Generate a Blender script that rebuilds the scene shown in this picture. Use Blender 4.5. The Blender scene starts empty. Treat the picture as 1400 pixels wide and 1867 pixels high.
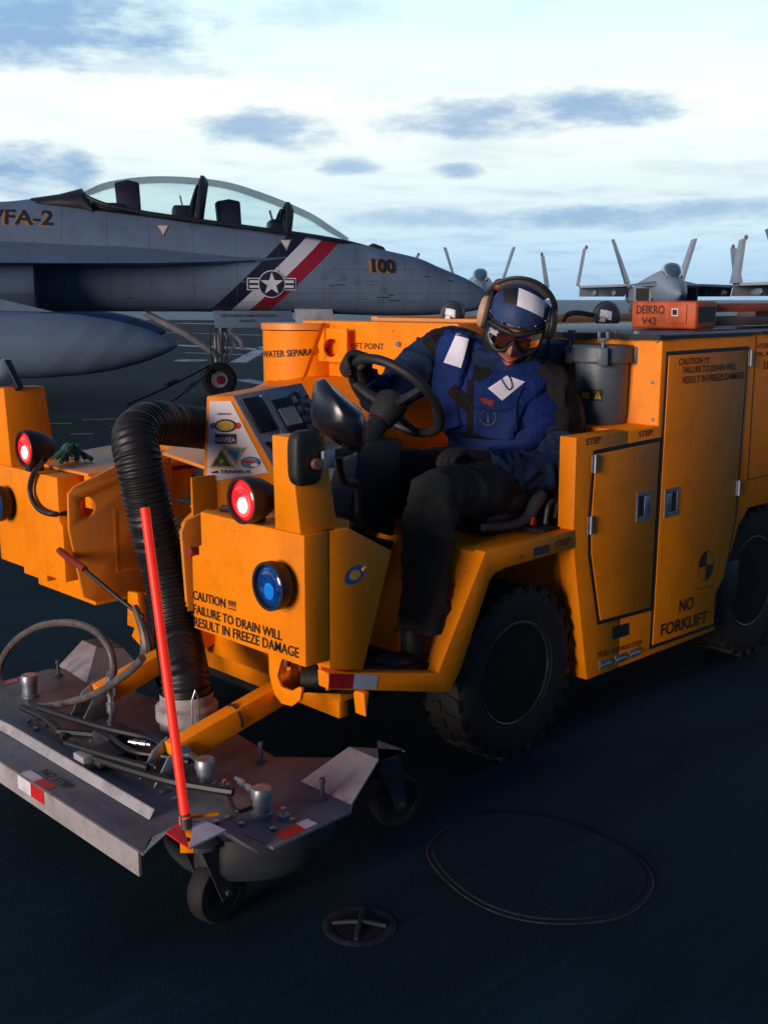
import bpy, bmesh, math, random
from mathutils import Vector, Matrix, noise
from mathutils.bvhtree import BVHTree
from mathutils.geometry import tessellate_polygon
R = math.radians
V = Vector
C = bpy.context.scene.collection
SC = bpy.context.scene
random.seed(7)

# ------------------------------------------------------------------ camera
cam = bpy.data.objects.new('camera', bpy.data.cameras.new('camera'))
C.objects.link(cam)
cam.data.sensor_fit = 'HORIZONTAL'; cam.data.sensor_width = 36.0
cam.data.lens = 52.46
cam.data.clip_start = 0.05; cam.data.clip_end = 60000
cam.location = (0, 0, 1.65)
cam.rotation_euler = (R(90 - 10.77), 0, R(46.1 - 90))
SC.camera = cam

# ------------------------------------------------------------------ world
W = bpy.data.worlds.new('World'); SC.world = W; W.use_nodes = True
wn = W.node_tree.nodes; wl = W.node_tree.links
wn.clear()
SUN_AZ = 183.0; SUN_EL = 7.0      # degrees, azimuth measured from +X towards +Y
def wnode(t, **k):
    n = wn.new(t)
    for a, b in k.items(): setattr(n, a, b)
    return n
def wmath(op, a, b=None, c=None):
    n = wnode('ShaderNodeMath', operation=op)
    for i, v in enumerate((a, b, c)):
        if v is None: continue
        if isinstance(v, (int, float)): n.inputs[i].default_value = v
        else: wl.new(v, n.inputs[i])
    return n.outputs[0]
def wmix(f, a, b):
    n = wnode('ShaderNodeMix', data_type='RGBA')
    for i, v in ((0, f), (6, a), (7, b)):
        if isinstance(v, (int, float)): n.inputs[i].default_value = v
        elif isinstance(v, tuple): n.inputs[i].default_value = (*v, 1)
        else: wl.new(v, n.inputs[i])
    return n.outputs[2]
out = wnode('ShaderNodeOutputWorld'); bg = wnode('ShaderNodeBackground')
wl.new(bg.outputs[0], out.inputs[0])
sky = wnode('ShaderNodeTexSky', sky_type='NISHITA')
sky.sun_disc = False; sky.sun_elevation = R(SUN_EL); sky.sun_rotation = R(90 - SUN_AZ)
tc = wnode('ShaderNodeTexCoord'); sx = wnode('ShaderNodeSeparateXYZ')
wl.new(tc.outputs['Generated'], sx.inputs[0])
dx, dy, dz = sx.outputs[0], sx.outputs[1], sx.outputs[2]
el = wmath('ARCSINE', dz)
az = wmath('ARCTAN2', dy, dx)
# cloud layer coordinates: the direction carried onto a high flat layer, so clouds flatten to the horizon
def layer(h):
    z2 = wmath('ADD', wmath('MAXIMUM', dz, 0.0), h)
    cx = wnode('ShaderNodeCombineXYZ')
    wl.new(wmath('DIVIDE', dx, z2), cx.inputs[0]); wl.new(wmath('DIVIDE', dy, z2), cx.inputs[1])
    return cx.outputs[0]
def wnoise(vec, sc, det=6, rough=0.55):
    n = wnode('ShaderNodeTexNoise'); n.inputs['Scale'].default_value = sc
    n.inputs['Detail'].default_value = det; n.inputs['Roughness'].default_value = rough
    wl.new(vec, n.inputs['Vector']); return n.outputs['Fac']
L1 = layer(0.07)
n1 = wnoise(L1, 1.1); n2 = wnoise(L1, 1.9, 4); n3 = wnoise(layer(0.2), 0.8, 4)
def wramp(f, stops, interp='EASE'):
    n = wnode('ShaderNodeValToRGB'); n.color_ramp.interpolation = interp
    e = n.color_ramp.elements
    while len(e) < len(stops): e.new(0.5)
    for i, (p, c) in enumerate(stops):
        e[i].position = p; e[i].color = (*c, 1) if isinstance(c, tuple) else (c, c, c, 1)
    wl.new(f, n.inputs[0]); return n.outputs[0]
eld = wmath('MULTIPLY', el, 1 / R(90))
# clear evening sky by elevation: blue-grey at the horizon, milky white above it, darkened overhead, out of view, to hold down the ambient light
base = wramp(eld, [(0.0, (.42, .64, .90)), (.025, (.58, .82, 1.0)), (.055, (.86, 1.02, 1.06)), (.10, (1.10, 1.18, 1.10)), (.15, (.84, 1.08, 1.12)), (.22, (.30, .46, .66)), (.38, (.09, .17, .33)), (1.0, (.045, .10, .19))], 'LINEAR')
# small drifting clouds low down + a few large ones
low = wramp(eld, [(0.0, 1.0), (.09, .55), (.16, .25)], 'LINEAR')
cm = wmath('MULTIPLY', wramp(n2, [(.44, 0.0), (.76, .42)]), low)
def patch(a0, e0, wa, we, k):
    # one cloud bank at azimuth a0 / elevation e0 (degrees), torn by noise
    u = wmath('DIVIDE', wmath('SUBTRACT', az, R(a0)), R(wa)); v = wmath('DIVIDE', wmath('SUBTRACT', el, R(e0)), R(we))
    d = wmath('ADD', wmath('MULTIPLY', u, u), wmath('MULTIPLY', v, v))
    d = wmath('ADD', d, wmath('MULTIPLY', wmath('SUBTRACT', n4, 0.5), 4.0))
    n = wnode('ShaderNodeMapRange'); n.interpolation_type = 'SMOOTHSTEP'
    wl.new(d, n.inputs[0]); n.inputs[1].default_value = 1.7; n.inputs[2].default_value = -0.3
    n.inputs[3].default_value = 0; n.inputs[4].default_value = k
    return n.outputs[0]
n4 = wnode('ShaderNodeTexNoise'); n4.inputs['Scale'].default_value = 20; n4.inputs['Detail'].default_value = 9; n4.inputs['Roughness'].default_value = .6
mp = wnode('ShaderNodeMapping'); mp.inputs['Scale'].default_value = (1, 1, 3.0)
wl.new(tc.outputs['Generated'], mp.inputs[0]); wl.new(mp.outputs[0], n4.inputs[0]); n4 = n4.outputs['Fac']
banks = [(61.5, 12.3, 6.5, 2.0, .9), (63.0, 6.0, 3.0, 1.2, .9), (41.5, 8.5, 4.4, 0.95, .8), (36.3, 9.0, 4.2, 0.9, .85), (51.8, 8.0, 3.4, 1.0, .8), (58.5, 10.9, 5.0, .6, .5), (49.5, 13.2, 4.0, .6, .3),
         (47.9, 6.4, 1.5, .45, .7), (42.6, 6.2, 1.3, .4, .75), (36.0, 3.9, 6.0, .6, .75), (30.0, 4.2, 4.0, .5, .7), (44.0, 4.0, 4.0, .5, .6), (58.0, 14.0, 1.0, .5, .3)]
tot = cm
for b in banks: tot = wmath('MAXIMUM', tot, patch(*b))
cl = wmix(tot, base, (.25, .45, .74))
shade = wramp(n3, [(.3, 1.0), (.7, .95)])
cl2 = wnode('ShaderNodeMix', data_type='RGBA', blend_type='MULTIPLY'); cl2.inputs[0].default_value = 1
wl.new(cl, cl2.inputs[6]); wl.new(shade, cl2.inputs[7])
# the part of the sky round the low sun side (behind and left of the viewer) is duller than the part over the bow
fx = wmath('ADD', wmath('MULTIPLY', dx, math.cos(R(60))), wmath('MULTIPLY', dy, math.sin(R(60))))
dim = wnode('ShaderNodeMapRange'); wl.new(fx, dim.inputs[0])
dim.inputs[1].default_value = -.5; dim.inputs[2].default_value = .75; dim.inputs[3].default_value = .16; dim.inputs[4].default_value = 1.0
sc2 = wnode('ShaderNodeVectorMath', operation='SCALE'); wl.new(cl2.outputs[2], sc2.inputs[0]); wl.new(wmath('MULTIPLY', dim.outputs[0], 9.6), sc2.inputs['Scale'])
skm = wnode('ShaderNodeVectorMath', operation='SCALE'); wl.new(sky.outputs[0], skm.inputs[0]); skm.inputs['Scale'].default_value = 0.015
add = wnode('ShaderNodeVectorMath', operation='ADD'); wl.new(sc2.outputs[0], add.inputs[0]); wl.new(skm.outputs[0], add.inputs[1])
tint = wmix(wmath('POWER', wmath('SUBTRACT', 1.0, dim.outputs[0]), 1.0), (1.0, 1.0, 1.0), (.45, .85, 1.55))
tm = wnode('ShaderNodeVectorMath', operation='MULTIPLY'); wl.new(add.outputs[0], tm.inputs[0]); wl.new(tint, tm.inputs[1])
wl.new(tm.outputs[0], bg.inputs[0]); bg.inputs[1].default_value = 0.1

sun = bpy.data.objects.new('sun', bpy.data.lights.new('sun', 'SUN')); C.objects.link(sun)
sun.data.energy = 3.9; sun.data.angle = R(25); sun.data.color = (1.0, .80, .70)
sd = V((math.cos(R(SUN_AZ)) * math.cos(R(SUN_EL)), math.sin(R(SUN_AZ)) * math.cos(R(SUN_EL)), math.sin(R(SUN_EL))))
sun.rotation_euler = sd.to_track_quat('Z', 'Y').to_euler()
SC.view_settings.view_transform = 'Standard'; SC.view_settings.look = 'None'
SC.view_settings.exposure = 0; SC.view_settings.gamma = 1

# ------------------------------------------------------------------ materials
def mat(name, col, rough=.5, metal=0, var=.12, vscale=6, bump=0, bscale=60, coat=0, dirt=None, dirt_amt=0, dscale=3, spec=.5, emis=None, estr=0, fleck=None, streak=None):
    m = bpy.data.materials.new(name); m.use_nodes = True
    nt = m.node_tree; N = nt.nodes; L = nt.links; b = N['Principled BSDF']
    b.inputs['Roughness'].default_value = rough; b.inputs['Metallic'].default_value = metal
    b.inputs['Specular IOR Level'].default_value = spec
    if coat: b.inputs['Coat Weight'].default_value = coat; b.inputs['Coat Roughness'].default_value = .12
    t = N.new('ShaderNodeTexCoord'); n = N.new('ShaderNodeTexNoise'); n.inputs['Scale'].default_value = vscale; n.inputs['Detail'].default_value = 7
    L.new(t.outputs['Object'], n.inputs['Vector'])
    r = N.new('ShaderNodeValToRGB'); e = r.color_ramp.elements
    e[0].position = .3; e[1].position = .7
    e[0].color = (*[c * (1 - var) for c in col], 1); e[1].color = (*[min(1, c * (1 + var)) for c in col], 1)
    L.new(n.outputs['Fac'], r.inputs[0]); colout = r.outputs[0]
    if dirt:
        d = N.new('ShaderNodeTexNoise'); d.inputs['Scale'].default_value = dscale; d.inputs['Detail'].default_value = 9; d.inputs['Roughness'].default_value = .7
        L.new(t.outputs['Object'], d.inputs['Vector'])
        dr = N.new('ShaderNodeValToRGB'); de = dr.color_ramp.elements; de[0].position = .52; de[1].position = .72
        de[0].color = (0, 0, 0, 1); de[1].color = (dirt_amt,) * 3 + (1,)
        L.new(d.outputs['Fac'], dr.inputs[0])
        mx = N.new('ShaderNodeMix'); mx.data_type = 'RGBA'; L.new(dr.outputs[0], mx.inputs[0]); L.new(colout, mx.inputs[6]); mx.inputs[7].default_value = (*dirt, 1)
        colout = mx.outputs[2]
    for col2, sc3, a0, a1, amt, stv in ([(*fleck, (1, 1, 1))] if fleck else []) + ([(*streak, (1, 1, .09))] if streak else []):
        mp2 = N.new('ShaderNodeMapping'); mp2.inputs['Scale'].default_value = stv; L.new(t.outputs['Object'], mp2.inputs[0])
        d = N.new('ShaderNodeTexNoise'); d.inputs['Scale'].default_value = sc3; d.inputs['Detail'].default_value = 6; L.new(mp2.outputs[0], d.inputs['Vector'])
        dr = N.new('ShaderNodeValToRGB'); de = dr.color_ramp.elements; de[0].position = a0; de[1].position = a1; de[0].color = (0, 0, 0, 1); de[1].color = (amt,) * 3 + (1,)
        L.new(d.outputs['Fac'], dr.inputs[0]); mx = N.new('ShaderNodeMix'); mx.data_type = 'RGBA'; L.new(dr.outputs[0], mx.inputs[0]); L.new(colout, mx.inputs[6]); mx.inputs[7].default_value = (*col2, 1); colout = mx.outputs[2]
    L.new(colout, b.inputs['Base Color'])
    rr = N.new('ShaderNodeMapRange'); L.new(n.outputs['Fac'], rr.inputs[0]); rr.inputs[3].default_value = max(.02, rough - .08); rr.inputs[4].default_value = min(1, rough + .1)
    L.new(rr.outputs[0], b.inputs['Roughness'])
    if bump:
        bn = N.new('ShaderNodeTexNoise'); bn.inputs['Scale'].default_value = bscale; bn.inputs['Detail'].default_value = 4; L.new(t.outputs['Object'], bn.inputs['Vector'])
        bp = N.new('ShaderNodeBump'); bp.inputs['Strength'].default_value = bump; bp.inputs['Distance'].default_value = .01; L.new(bn.outputs['Fac'], bp.inputs['Height']); L.new(bp.outputs[0], b.inputs['Normal'])
    if emis: b.inputs['Emission Color'].default_value = (*emis, 1); b.inputs['Emission Strength'].default_value = estr
    return m
M = {}
M['yellow'] = mat('yellow_paint', (.92, .262, .001), .5, var=.05, bump=.10, bscale=9, dirt=(.30, .09, .01), dirt_amt=.30, dscale=7, spec=.22, fleck=((.08, .03, .01), 48, .70, .74, .7), streak=((.60, .15, .002), 22, .55, .75, .30))
M['yellow2'] = mat('worn_yellow_paint', (.78, .26, .03), .42, var=.12, bump=.12, bscale=14, dirt=(.55, .27, .12), dirt_amt=.6, dscale=4)
M['black'] = mat('black_rubber', (.012, .013, .015), .55, var=.3, bump=.1)
M['seal'] = mat('door_seal', (.01, .014, .016), .5)
M['ink'] = mat('black_lettering', (.012, .008, .006), .6)
M['inkfade'] = mat('worn_black_lettering', (.06, .022, .006), .7, var=.5, vscale=60)
M['tyre'] = mat('tyre_rubber', (.0075, .008, .009), .75, var=.35, bump=.3, bscale=40)
M['rim'] = mat('wheel_rim_steel', (.012, .012, .014), .5, .2, spec=.3)
M['steel'] = mat('bare_steel', (.42, .43, .45), .32, .9, var=.2, vscale=30)
M['zinc'] = mat('zinc_plate', (.30, .34, .38), .42, .7, var=.2, vscale=30)
M['brass'] = mat('copper_fitting', (.62, .30, .16), .35, .8)
M['alu'] = mat('scuffed_aluminium', (.135, .15, .165), .5, .15, var=.22, vscale=9, bump=.15, bscale=30, dirt=(.06, .055, .06), dirt_amt=.8, dscale=9, fleck=((.30, .28, .28), 30, .66, .72, .5))
M['alu2'] = mat('bright_aluminium', (.45, .43, .43), .5, .25, var=.15, vscale=12, dirt=(.16, .12, .10), dirt_amt=.7, dscale=8)
M['darkgrey'] = mat('dark_grey_plastic', (.045, .047, .058), .5, var=.15)
M['grey'] = mat('blue_grey_filter_paint', (.085, .115, .145), .42, var=.12, bump=.1, dirt=(.05, .06, .07), dirt_amt=.5)
M['hose'] = mat('black_hose', (.013, .013, .015), .42, var=.3, spec=.4)
M['cable'] = mat('black_cable', (.012, .012, .013), .45)
M['braid'] = mat('worn_hydraulic_hose', (.10, .085, .08), .45, var=.4, vscale=40)
M['red'] = mat('red_tape', (.62, .02, .02), .4, var=.12, vscale=20)
M['white'] = mat('white_tape', (.72, .74, .78), .35, var=.12, vscale=25, dirt=(.35, .35, .38), dirt_amt=.5, dscale=14)
M['orange_rod'] = mat('fluorescent_red_rod', (1.0, .035, .012), .45, var=.04, emis=(1, .02, .005), estr=.35)  # emission puts a glow into the rod's colour; it is no lamp
M['redcap'] = mat('red_cap', (.25, .02, .015), .5)
M['lamp_red'] = mat('red_lamp_lens', (.5, .01, .01), .15, var=.3, vscale=60, emis=(1, .012, .02), estr=1.0, coat=.6)
M['lamp_hot'] = mat('lit_bulb', (1, .8, .7), .4, emis=(1, .62, .5), estr=9)
M['lamp_blue'] = mat('blue_lamp_lens', (.004, .05, .22), .12, var=.5, vscale=70, emis=(.0, .06, .4), estr=.05, coat=.8)
M['blue_hot'] = mat('blue_lamp_reflector', (.01, .2, .6), .2, emis=(.0, .16, .8), estr=.3)
M['sign'] = mat('sign_plate', (.82, .76, .78), .4, var=.04, dirt=(.45, .4, .4), dirt_amt=.3)
M['mirror'] = mat('gloss_black_housing', (.008, .011, .019), .3, coat=.3)
M['screen'] = mat('display_glass', (.30, .38, .34), .15, coat=.5)
M['panel'] = mat('instrument_panel', (.22, .25, .33), .4, .2, var=.15, vscale=40)
M['seatblack'] = mat('seat_vinyl', (.012, .013, .016), .5, bump=.2)
M['floor'] = mat('black_floor_mat', (.010, .012, .014), .7, bump=.4, bscale=120)
M['roof'] = mat('dark_roof_sheet', (.06, .06, .085), .4, var=.2)
M['chock'] = mat('orange_chock_paint', (.55, .10, .025), .5, var=.2, vscale=16, bump=.3, bscale=25, dirt=(.10, .035, .03), dirt_amt=.8, dscale=9)
M['chockdark'] = mat('grimy_chock_rail', (.10, .065, .06), .55, var=.3, dirt=(.3, .07, .03), dirt_amt=.5, dscale=8)
M['navy'] = mat('navy_sleeve_cloth', (.010, .026, .070), .8, var=.2, bump=.5, bscale=70, spec=.2)
M['vest'] = mat('royal_blue_float_coat', (.007, .026, .14), .75, var=.12, bump=.5, bscale=60, spec=.25)
M['jblack'] = mat('black_jacket_cloth', (.014, .012, .012), .85, var=.2, bump=.5, bscale=60, spec=.2)
M['trouser'] = mat('dark_olive_trousers', (.042, .044, .038), .85, var=.2, bump=.6, bscale=50, spec=.2)
M['glove'] = mat('black_glove', (.016, .015, .016), .7, var=.2, bump=.5, bscale=80)
M['skin'] = mat('skin', (.38, .155, .10), .5, var=.08, vscale=20, bump=.08, bscale=120)
M['lip'] = mat('lips', (.34, .10, .08), .4)
M['helmet'] = mat('navy_helmet_shell', (.018, .042, .13), .55, var=.2, spec=.3, bump=.1)
M['tan'] = mat('tan_ear_cup', (.55, .34, .24), .5, var=.1)
M['goggle'] = mat('smoked_goggle_lens', (.02, .012, .012), .12, coat=1)
M['foam'] = mat('grey_foam', (.045, .045, .055), .7)
M['lamp_mid'] = mat('lamp_inner_glow', (.6, .02, .02), .3, emis=(1, .10, .10), estr=1.6)
M['reflect'] = mat('reflective_patch', (.82, .82, .90), .4, var=.07, vscale=30)
M['jet'] = mat('grey_jet_paint', (.115, .175, .265), .42, var=.07, vscale=2, bump=.04, bscale=4, dirt=(.09, .135, .20), dirt_amt=.6, dscale=1.6, fleck=((.05, .07, .10), 7, .64, .72, .35), streak=((.085, .12, .17), 5, .5, .75, .55))
M['jetdark'] = mat('dark_canopy_frame', (.012, .014, .02), .5)
M['jetlight'] = mat('light_grey_gear', (.33, .35, .38), .5, var=.2, dirt=(.12, .1, .1), dirt_amt=.7)
M['jetmark'] = mat('faded_jet_stripe', (.10, .125, .16), .5)
M['jetink'] = mat('jet_lettering', (.02, .022, .03), .5)
M['jetorange'] = mat('jet_letter_shadow', (.32, .17, .06), .6)
M['navyblue'] = mat('navy_blue_insignia', (.012, .016, .05), .5)
M['insig'] = mat('insignia_white', (.60, .64, .70), .5)
M['jetred'] = mat('red_stripe_paint', (.30, .012, .03), .5)
M['seatjet'] = mat('ejection_seat_cloth', (.03, .025, .06), .7, bump=.4)
M['sticker_blue'] = mat('sticker_blue', (.03, .12, .35), .4)
M['sticker_yellow'] = mat('sticker_gold', (.62, .42, .08), .4, var=.25, vscale=90)
M['sticker_dark'] = mat('sticker_dark', (.03, .03, .04), .4)
M['sticker_green'] = mat('sticker_green', (.06, .10, .06), .4, var=.5, vscale=80)
M['sticker_sky'] = mat('sticker_sky', (.10, .30, .50), .4, var=.5, vscale=50)
M['warnyellow'] = mat('warning_label_yellow', (.55, .45, .03), .5)
M['markwhite'] = mat('deck_marking_white', (.42, .47, .52), .7, var=.25, vscale=2)
M['markyellow'] = mat('deck_marking_yellow', (.34, .24, .08), .8, var=.3, vscale=4)
M['green'] = mat('green_strap', (.02, .09, .07), .7)
M['chain'] = mat('chain_steel', (.05, .05, .055), .5, .6)

def glassmat(name, col, alpha, rough=.05):
    m = bpy.data.materials.new(name); m.use_nodes = True; nt = m.node_tree; nt.nodes.clear()
    o = nt.nodes.new('ShaderNodeOutputMaterial'); mx = nt.nodes.new('ShaderNodeMixShader'); tr = nt.nodes.new('ShaderNodeBsdfTransparent'); gl = nt.nodes.new('ShaderNodeBsdfGlossy')
    fr = nt.nodes.new('ShaderNodeFresnel'); fr.inputs[0].default_value = 1.35
    mr = nt.nodes.new('ShaderNodeMapRange'); nt.links.new(fr.outputs[0], mr.inputs[0]); mr.inputs[3].default_value = alpha; mr.inputs[4].default_value = .75
    tr.inputs[0].default_value = (*col, 1); gl.inputs[1].default_value = rough
    nt.links.new(mr.outputs[0], mx.inputs[0]); nt.links.new(tr.outputs[0], mx.inputs[1]); nt.links.new(gl.outputs[0], mx.inputs[2]); nt.links.new(mx.outputs[0], o.inputs[0])
    return m
M['canopy'] = glassmat('canopy_glass', (.90, .97, .96), .03)
M['clearlens'] = glassmat('goggle_glass', (.35, .30, .30), .10)

# ------------------------------------------------------------------ mesh builder
def smooth_path(pts, per=6):
    pts = [V(p) for p in pts]; o = []
    for i in range(len(pts) - 1):
        p0 = pts[max(i - 1, 0)]; p1 = pts[i]; p2 = pts[i + 1]; p3 = pts[min(i + 2, len(pts) - 1)]
        for k in range(per):
            t = k / per
            o.append(.5 * ((2 * p1) + (p2 - p0) * t + (2 * p0 - 5 * p1 + 4 * p2 - p3) * t * t + (3 * p1 - p0 - 3 * p2 + p3) * t ** 3))
    o.append(pts[-1]); return o
def smooth_vals(vals, per=6):
    return [v.x for v in smooth_path([(a, 0, 0) for a in vals], per)]
class MB:
    def __init__(s): s.bm = bmesh.new()
    def face(s, vs):
        try: return s.bm.faces.new(vs)
        except ValueError: return None
    def vs(s, pts): return [s.bm.verts.new(V(p)) for p in pts]
    def prism(s, pts, d):
        a = s.vs(pts); d = V(d); b = s.vs([V(p) + d for p in pts]); n = len(a)
        s.face(a[::-1]); s.face(b)
        for i in range(n): s.face([a[i], a[(i + 1) % n], b[(i + 1) % n], b[i]])
        return s
    def plate(s, outer, holes, d):
        loops = [[V(p) for p in outer]] + [[V(p) for p in h] for h in holes]; d = V(d)
        flat = [p for l in loops for p in l]; tri = tessellate_polygon(loops)
        a = s.vs(flat); b = s.vs([p + d for p in flat])
        for t in tri: s.face([a[i] for i in t]); s.face([b[i] for i in reversed(t)])
        k = 0
        for l in loops:
            n = len(l)
            for i in range(n): s.face([a[k + i], a[k + (i + 1) % n], b[k + (i + 1) % n], b[k + i]])
            k += n
        return s
    def sheet(s, pts): s.face(s.vs(pts)); return s
    def box(s, x0, x1, y0, y1, z0, z1): return s.prism([(x0, y0, z0), (x1, y0, z0), (x1, y1, z0), (x0, y1, z0)], (0, 0, z1 - z0))
    def obox(s, c, ax, ay, az):
        c = V(c); ax = V(ax); ay = V(ay); az = V(az)
        return s.prism([c - ax - ay - az, c + ax - ay - az, c + ax + ay - az, c - ax + ay - az], az * 2)
    def rings(s, rr, cap=True, closed=False):
        vv = [s.vs(r) for r in rr]; n = len(rr[0]); m = len(vv)
        for i in range(m if closed else m - 1):
            a = vv[i]; b = vv[(i + 1) % m]
            for j in range(n): s.face([a[j], a[(j + 1) % n], b[(j + 1) % n], b[j]])
        if cap and not closed: s.face(vv[0][::-1]); s.face(vv[-1])
        return s
    def tube(s, pts, r, n=10, smooth=0, closed=False, flat=1.0):
        if smooth:
            if isinstance(r, (list, tuple)): r = smooth_vals(r, smooth)
            pts = smooth_path(pts, smooth)
        pts = [V(p) for p in pts]; m = len(pts)
        if not isinstance(r, (list, tuple)): r = [r] * m
        rr = []; prev = None
        for i in range(m):
            if closed: t = pts[(i + 1) % m] - pts[i - 1]
            else: t = pts[min(i + 1, m - 1)] - pts[max(i - 1, 0)]
            if t.length < 1e-9: t = V((0, 0, 1))
            t.normalize()
            if prev is None: u = t.orthogonal().normalized()
            else:
                u = prev - t * prev.dot(t)
                u = u.normalized() if u.length > 1e-6 else t.orthogonal().normalized()
            prev = u; w = t.cross(u)
            rr.append([pts[i] + r[i] * (math.cos(2 * math.pi * k / n) * u + flat * math.sin(2 * math.pi * k / n) * w) for k in range(n)])
        return s.rings(rr, closed=closed)
    def cyl(s, p0, p1, r0, r1=None, n=24): return s.tube([p0, p1], [r0, r0 if r1 is None else r1], n)
    def lathe(s, prof, o, axis, n=32):
        o = V(o); a = V(axis).normalized(); u = a.orthogonal().normalized(); w = a.cross(u)
        return s.rings(cap=min(prof[0][0], prof[-1][0]) < 1e-3 or abs(prof[0][1] - prof[-1][1]) < -1, rr=[[o + a * t + max(r, 1e-4) * (math.cos(2 * math.pi * k / n) * u + math.sin(2 * math.pi * k / n) * w) for k in range(n)] for r, t in prof])
    def ell(s, c, ax, ay, az, nu=24, nv=14, fn=None):
        c = V(c); ax = V(ax); ay = V(ay); az = V(az); rr = []
        for i in range(nv + 1):
            th = math.pi * (i + .001) / (nv + .002)
            ring = []
            for k in range(nu):
                ph = 2 * math.pi * k / nu; d = (math.sin(th) * math.cos(ph), math.sin(th) * math.sin(ph), math.cos(th))
                q = fn(*d) if fn else d
                ring.append(c + ax * q[0] + ay * q[1] + az * q[2])
            rr.append(ring)
        return s.rings(rr)
    def fold(s, amt, sc, seed=0, stretch=(1, 1, 1)):
        s.bm.normal_update()
        for v in s.bm.verts:
            q = V((v.co.x * stretch[0], v.co.y * stretch[1], v.co.z * stretch[2])) * sc + V((seed, seed * 2, seed * 3))
            r = 1 - min(1, abs(noise.noise(q)) * 3.2); v.co += v.normal * amt * (r * r - .35)
        return s
    def wrinkle(s, amt, sc, seed=0, stretch=(1, 1, 1)):
        s.bm.normal_update()
        for v in s.bm.verts:
            q = V((v.co.x * stretch[0], v.co.y * stretch[1], v.co.z * stretch[2])) * sc + V((seed, seed * 2, seed * 3))
            v.co += v.normal * amt * (noise.noise(q) + .5 * noise.noise(q * 2.3))
        return s
    def build(s, name, m, parent=None, bevel=0, seg=2, smooth=35, recalc=True):
        bm = s.bm
        if recalc: bmesh.ops.recalc_face_normals(bm, faces=bm.faces)
        if bevel:
            bmesh.ops.remove_doubles(bm, verts=bm.verts, dist=1e-5)
            ed = [e for e in bm.edges if len(e.link_faces) == 2 and e.calc_face_angle(0) > R(30)]
            bmesh.ops.bevel(bm, geom=ed, offset=bevel, segments=seg, affect='EDGES', profile=.5, clamp_overlap=True)
        me = bpy.data.meshes.new(name); bm.to_mesh(me); bm.free()
        for p in me.polygons: p.use_smooth = True
        me.set_sharp_from_angle(angle=R(smooth))
        me.materials.append(M[m] if isinstance(m, str) else m)
        o = bpy.data.objects.new(name, me); C.objects.link(o)
        if parent: attach(o, parent)
        return o
def attach(o, parent):
    o.parent = parent
    if parent.type == 'EMPTY': o.matrix_parent_inverse = Matrix.Translation(-parent.location)
def tag(o, label=None, cat=None, group=None, kind=None):
    for k, v in (('label', label), ('category', cat), ('group', group), ('kind', kind)):
        if v: o[k] = v
    return o
def thing(name, loc, label, cat, group=None):
    o = bpy.data.objects.new(name, None); o.empty_display_size = .2; o.location = loc; C.objects.link(o)
    return tag(o, label, cat, group)
def text_mesh(s, bold=0.0):
    cu = bpy.data.curves.new('t', 'FONT'); cu.body = s; cu.size = 1; cu.offset = bold; cu.resolution_u = 3
    o = bpy.data.objects.new('t', cu); C.objects.link(o)
    dg = bpy.context.evaluated_depsgraph_get(); me = bpy.data.meshes.new_from_object(o.evaluated_get(dg))
    bm = bmesh.new(); bm.from_mesh(me); bpy.data.objects.remove(o); bpy.data.meshes.remove(me); return bm
def text(s, p0, p1, h, up, m, parent, name='lettering', bold=.016, lift=.0015, target=None, proj=None, sub=0):
    bm = text_mesh(s, bold); xs = [v.co.x for v in bm.verts]; ys = [v.co.y for v in bm.verts]
    x0, x1, y0, y1 = min(xs), max(xs), 0.0, max(ys)
    p0 = V(p0); p1 = V(p1); ex = p1 - p0; up = V(up); n = ex.cross(up).normalized()
    for v in bm.verts: v.co = p0 + ex * ((v.co.x - x0) / (x1 - x0)) + up * (h * (v.co.y - y0) / (y1 - y0)) + n * lift
    mb = MB(); mb.bm.free(); mb.bm = bm
    if target:
        bmesh.ops.subdivide_edges(bm, edges=bm.edges, cuts=1); bmesh.ops.triangulate(bm, faces=bm.faces); bmesh.ops.subdivide_edges(bm, edges=[e for e in bm.edges if e.calc_length() > .05], cuts=2)
        mb_project(mb, target, proj, lift)
    return mb.build(name, m, parent, recalc=False)
def bvh_of(objs):
    vs, fs = [], []
    for o in objs:
        k = len(vs); vs += [v.co.copy() for v in o.data.vertices]; fs += [[i + k for i in p.vertices] for p in o.data.polygons]
    return BVHTree.FromPolygons(vs, fs)
def mb_project(mb, bv, d, lift):
    d = V(d).normalized()
    for v in mb.bm.verts:
        hit, nn, _, _ = bv.ray_cast(v.co - d * 3, d)
        if hit: v.co = hit - d * lift
def disc_pts(c, ex, ey, rx, ry=None, n=28, a0=0, a1=2 * math.pi):
    c = V(c); ex = V(ex); ey = V(ey); ry = ry or rx
    return [c + ex * rx * math.cos(a0 + (a1 - a0) * k / n) + ey * ry * math.sin(a0 + (a1 - a0) * k / n) for k in range(n)]
def patch_grid(corners, nx, ny):
    a, b, c, d = [V(p) for p in corners]; mb = MB(); g = []
    for j in range(ny + 1):
        g.append(mb.vs([(a.lerp(b, i / nx)).lerp(d.lerp(c, i / nx), j / ny) for i in range(nx + 1)]))
    for j in range(ny):
        for i in range(nx): mb.face([g[j][i], g[j][i + 1], g[j + 1][i + 1], g[j + 1][i]])
    return mb
X_, Y_, Z_ = V((1, 0, 0)), V((0, 1, 0)), V((0, 0, 1))
def SY(pts, y): return [(a, y, b) for a, b in pts]     # (X,Z) pairs on a side plane
def SX(pts, x): return [(x, a, b) for a, b in pts]     # (Y,Z) pairs on a front plane
def SZ(pts, z): return [(a, b, z) for a, b in pts]

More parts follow.
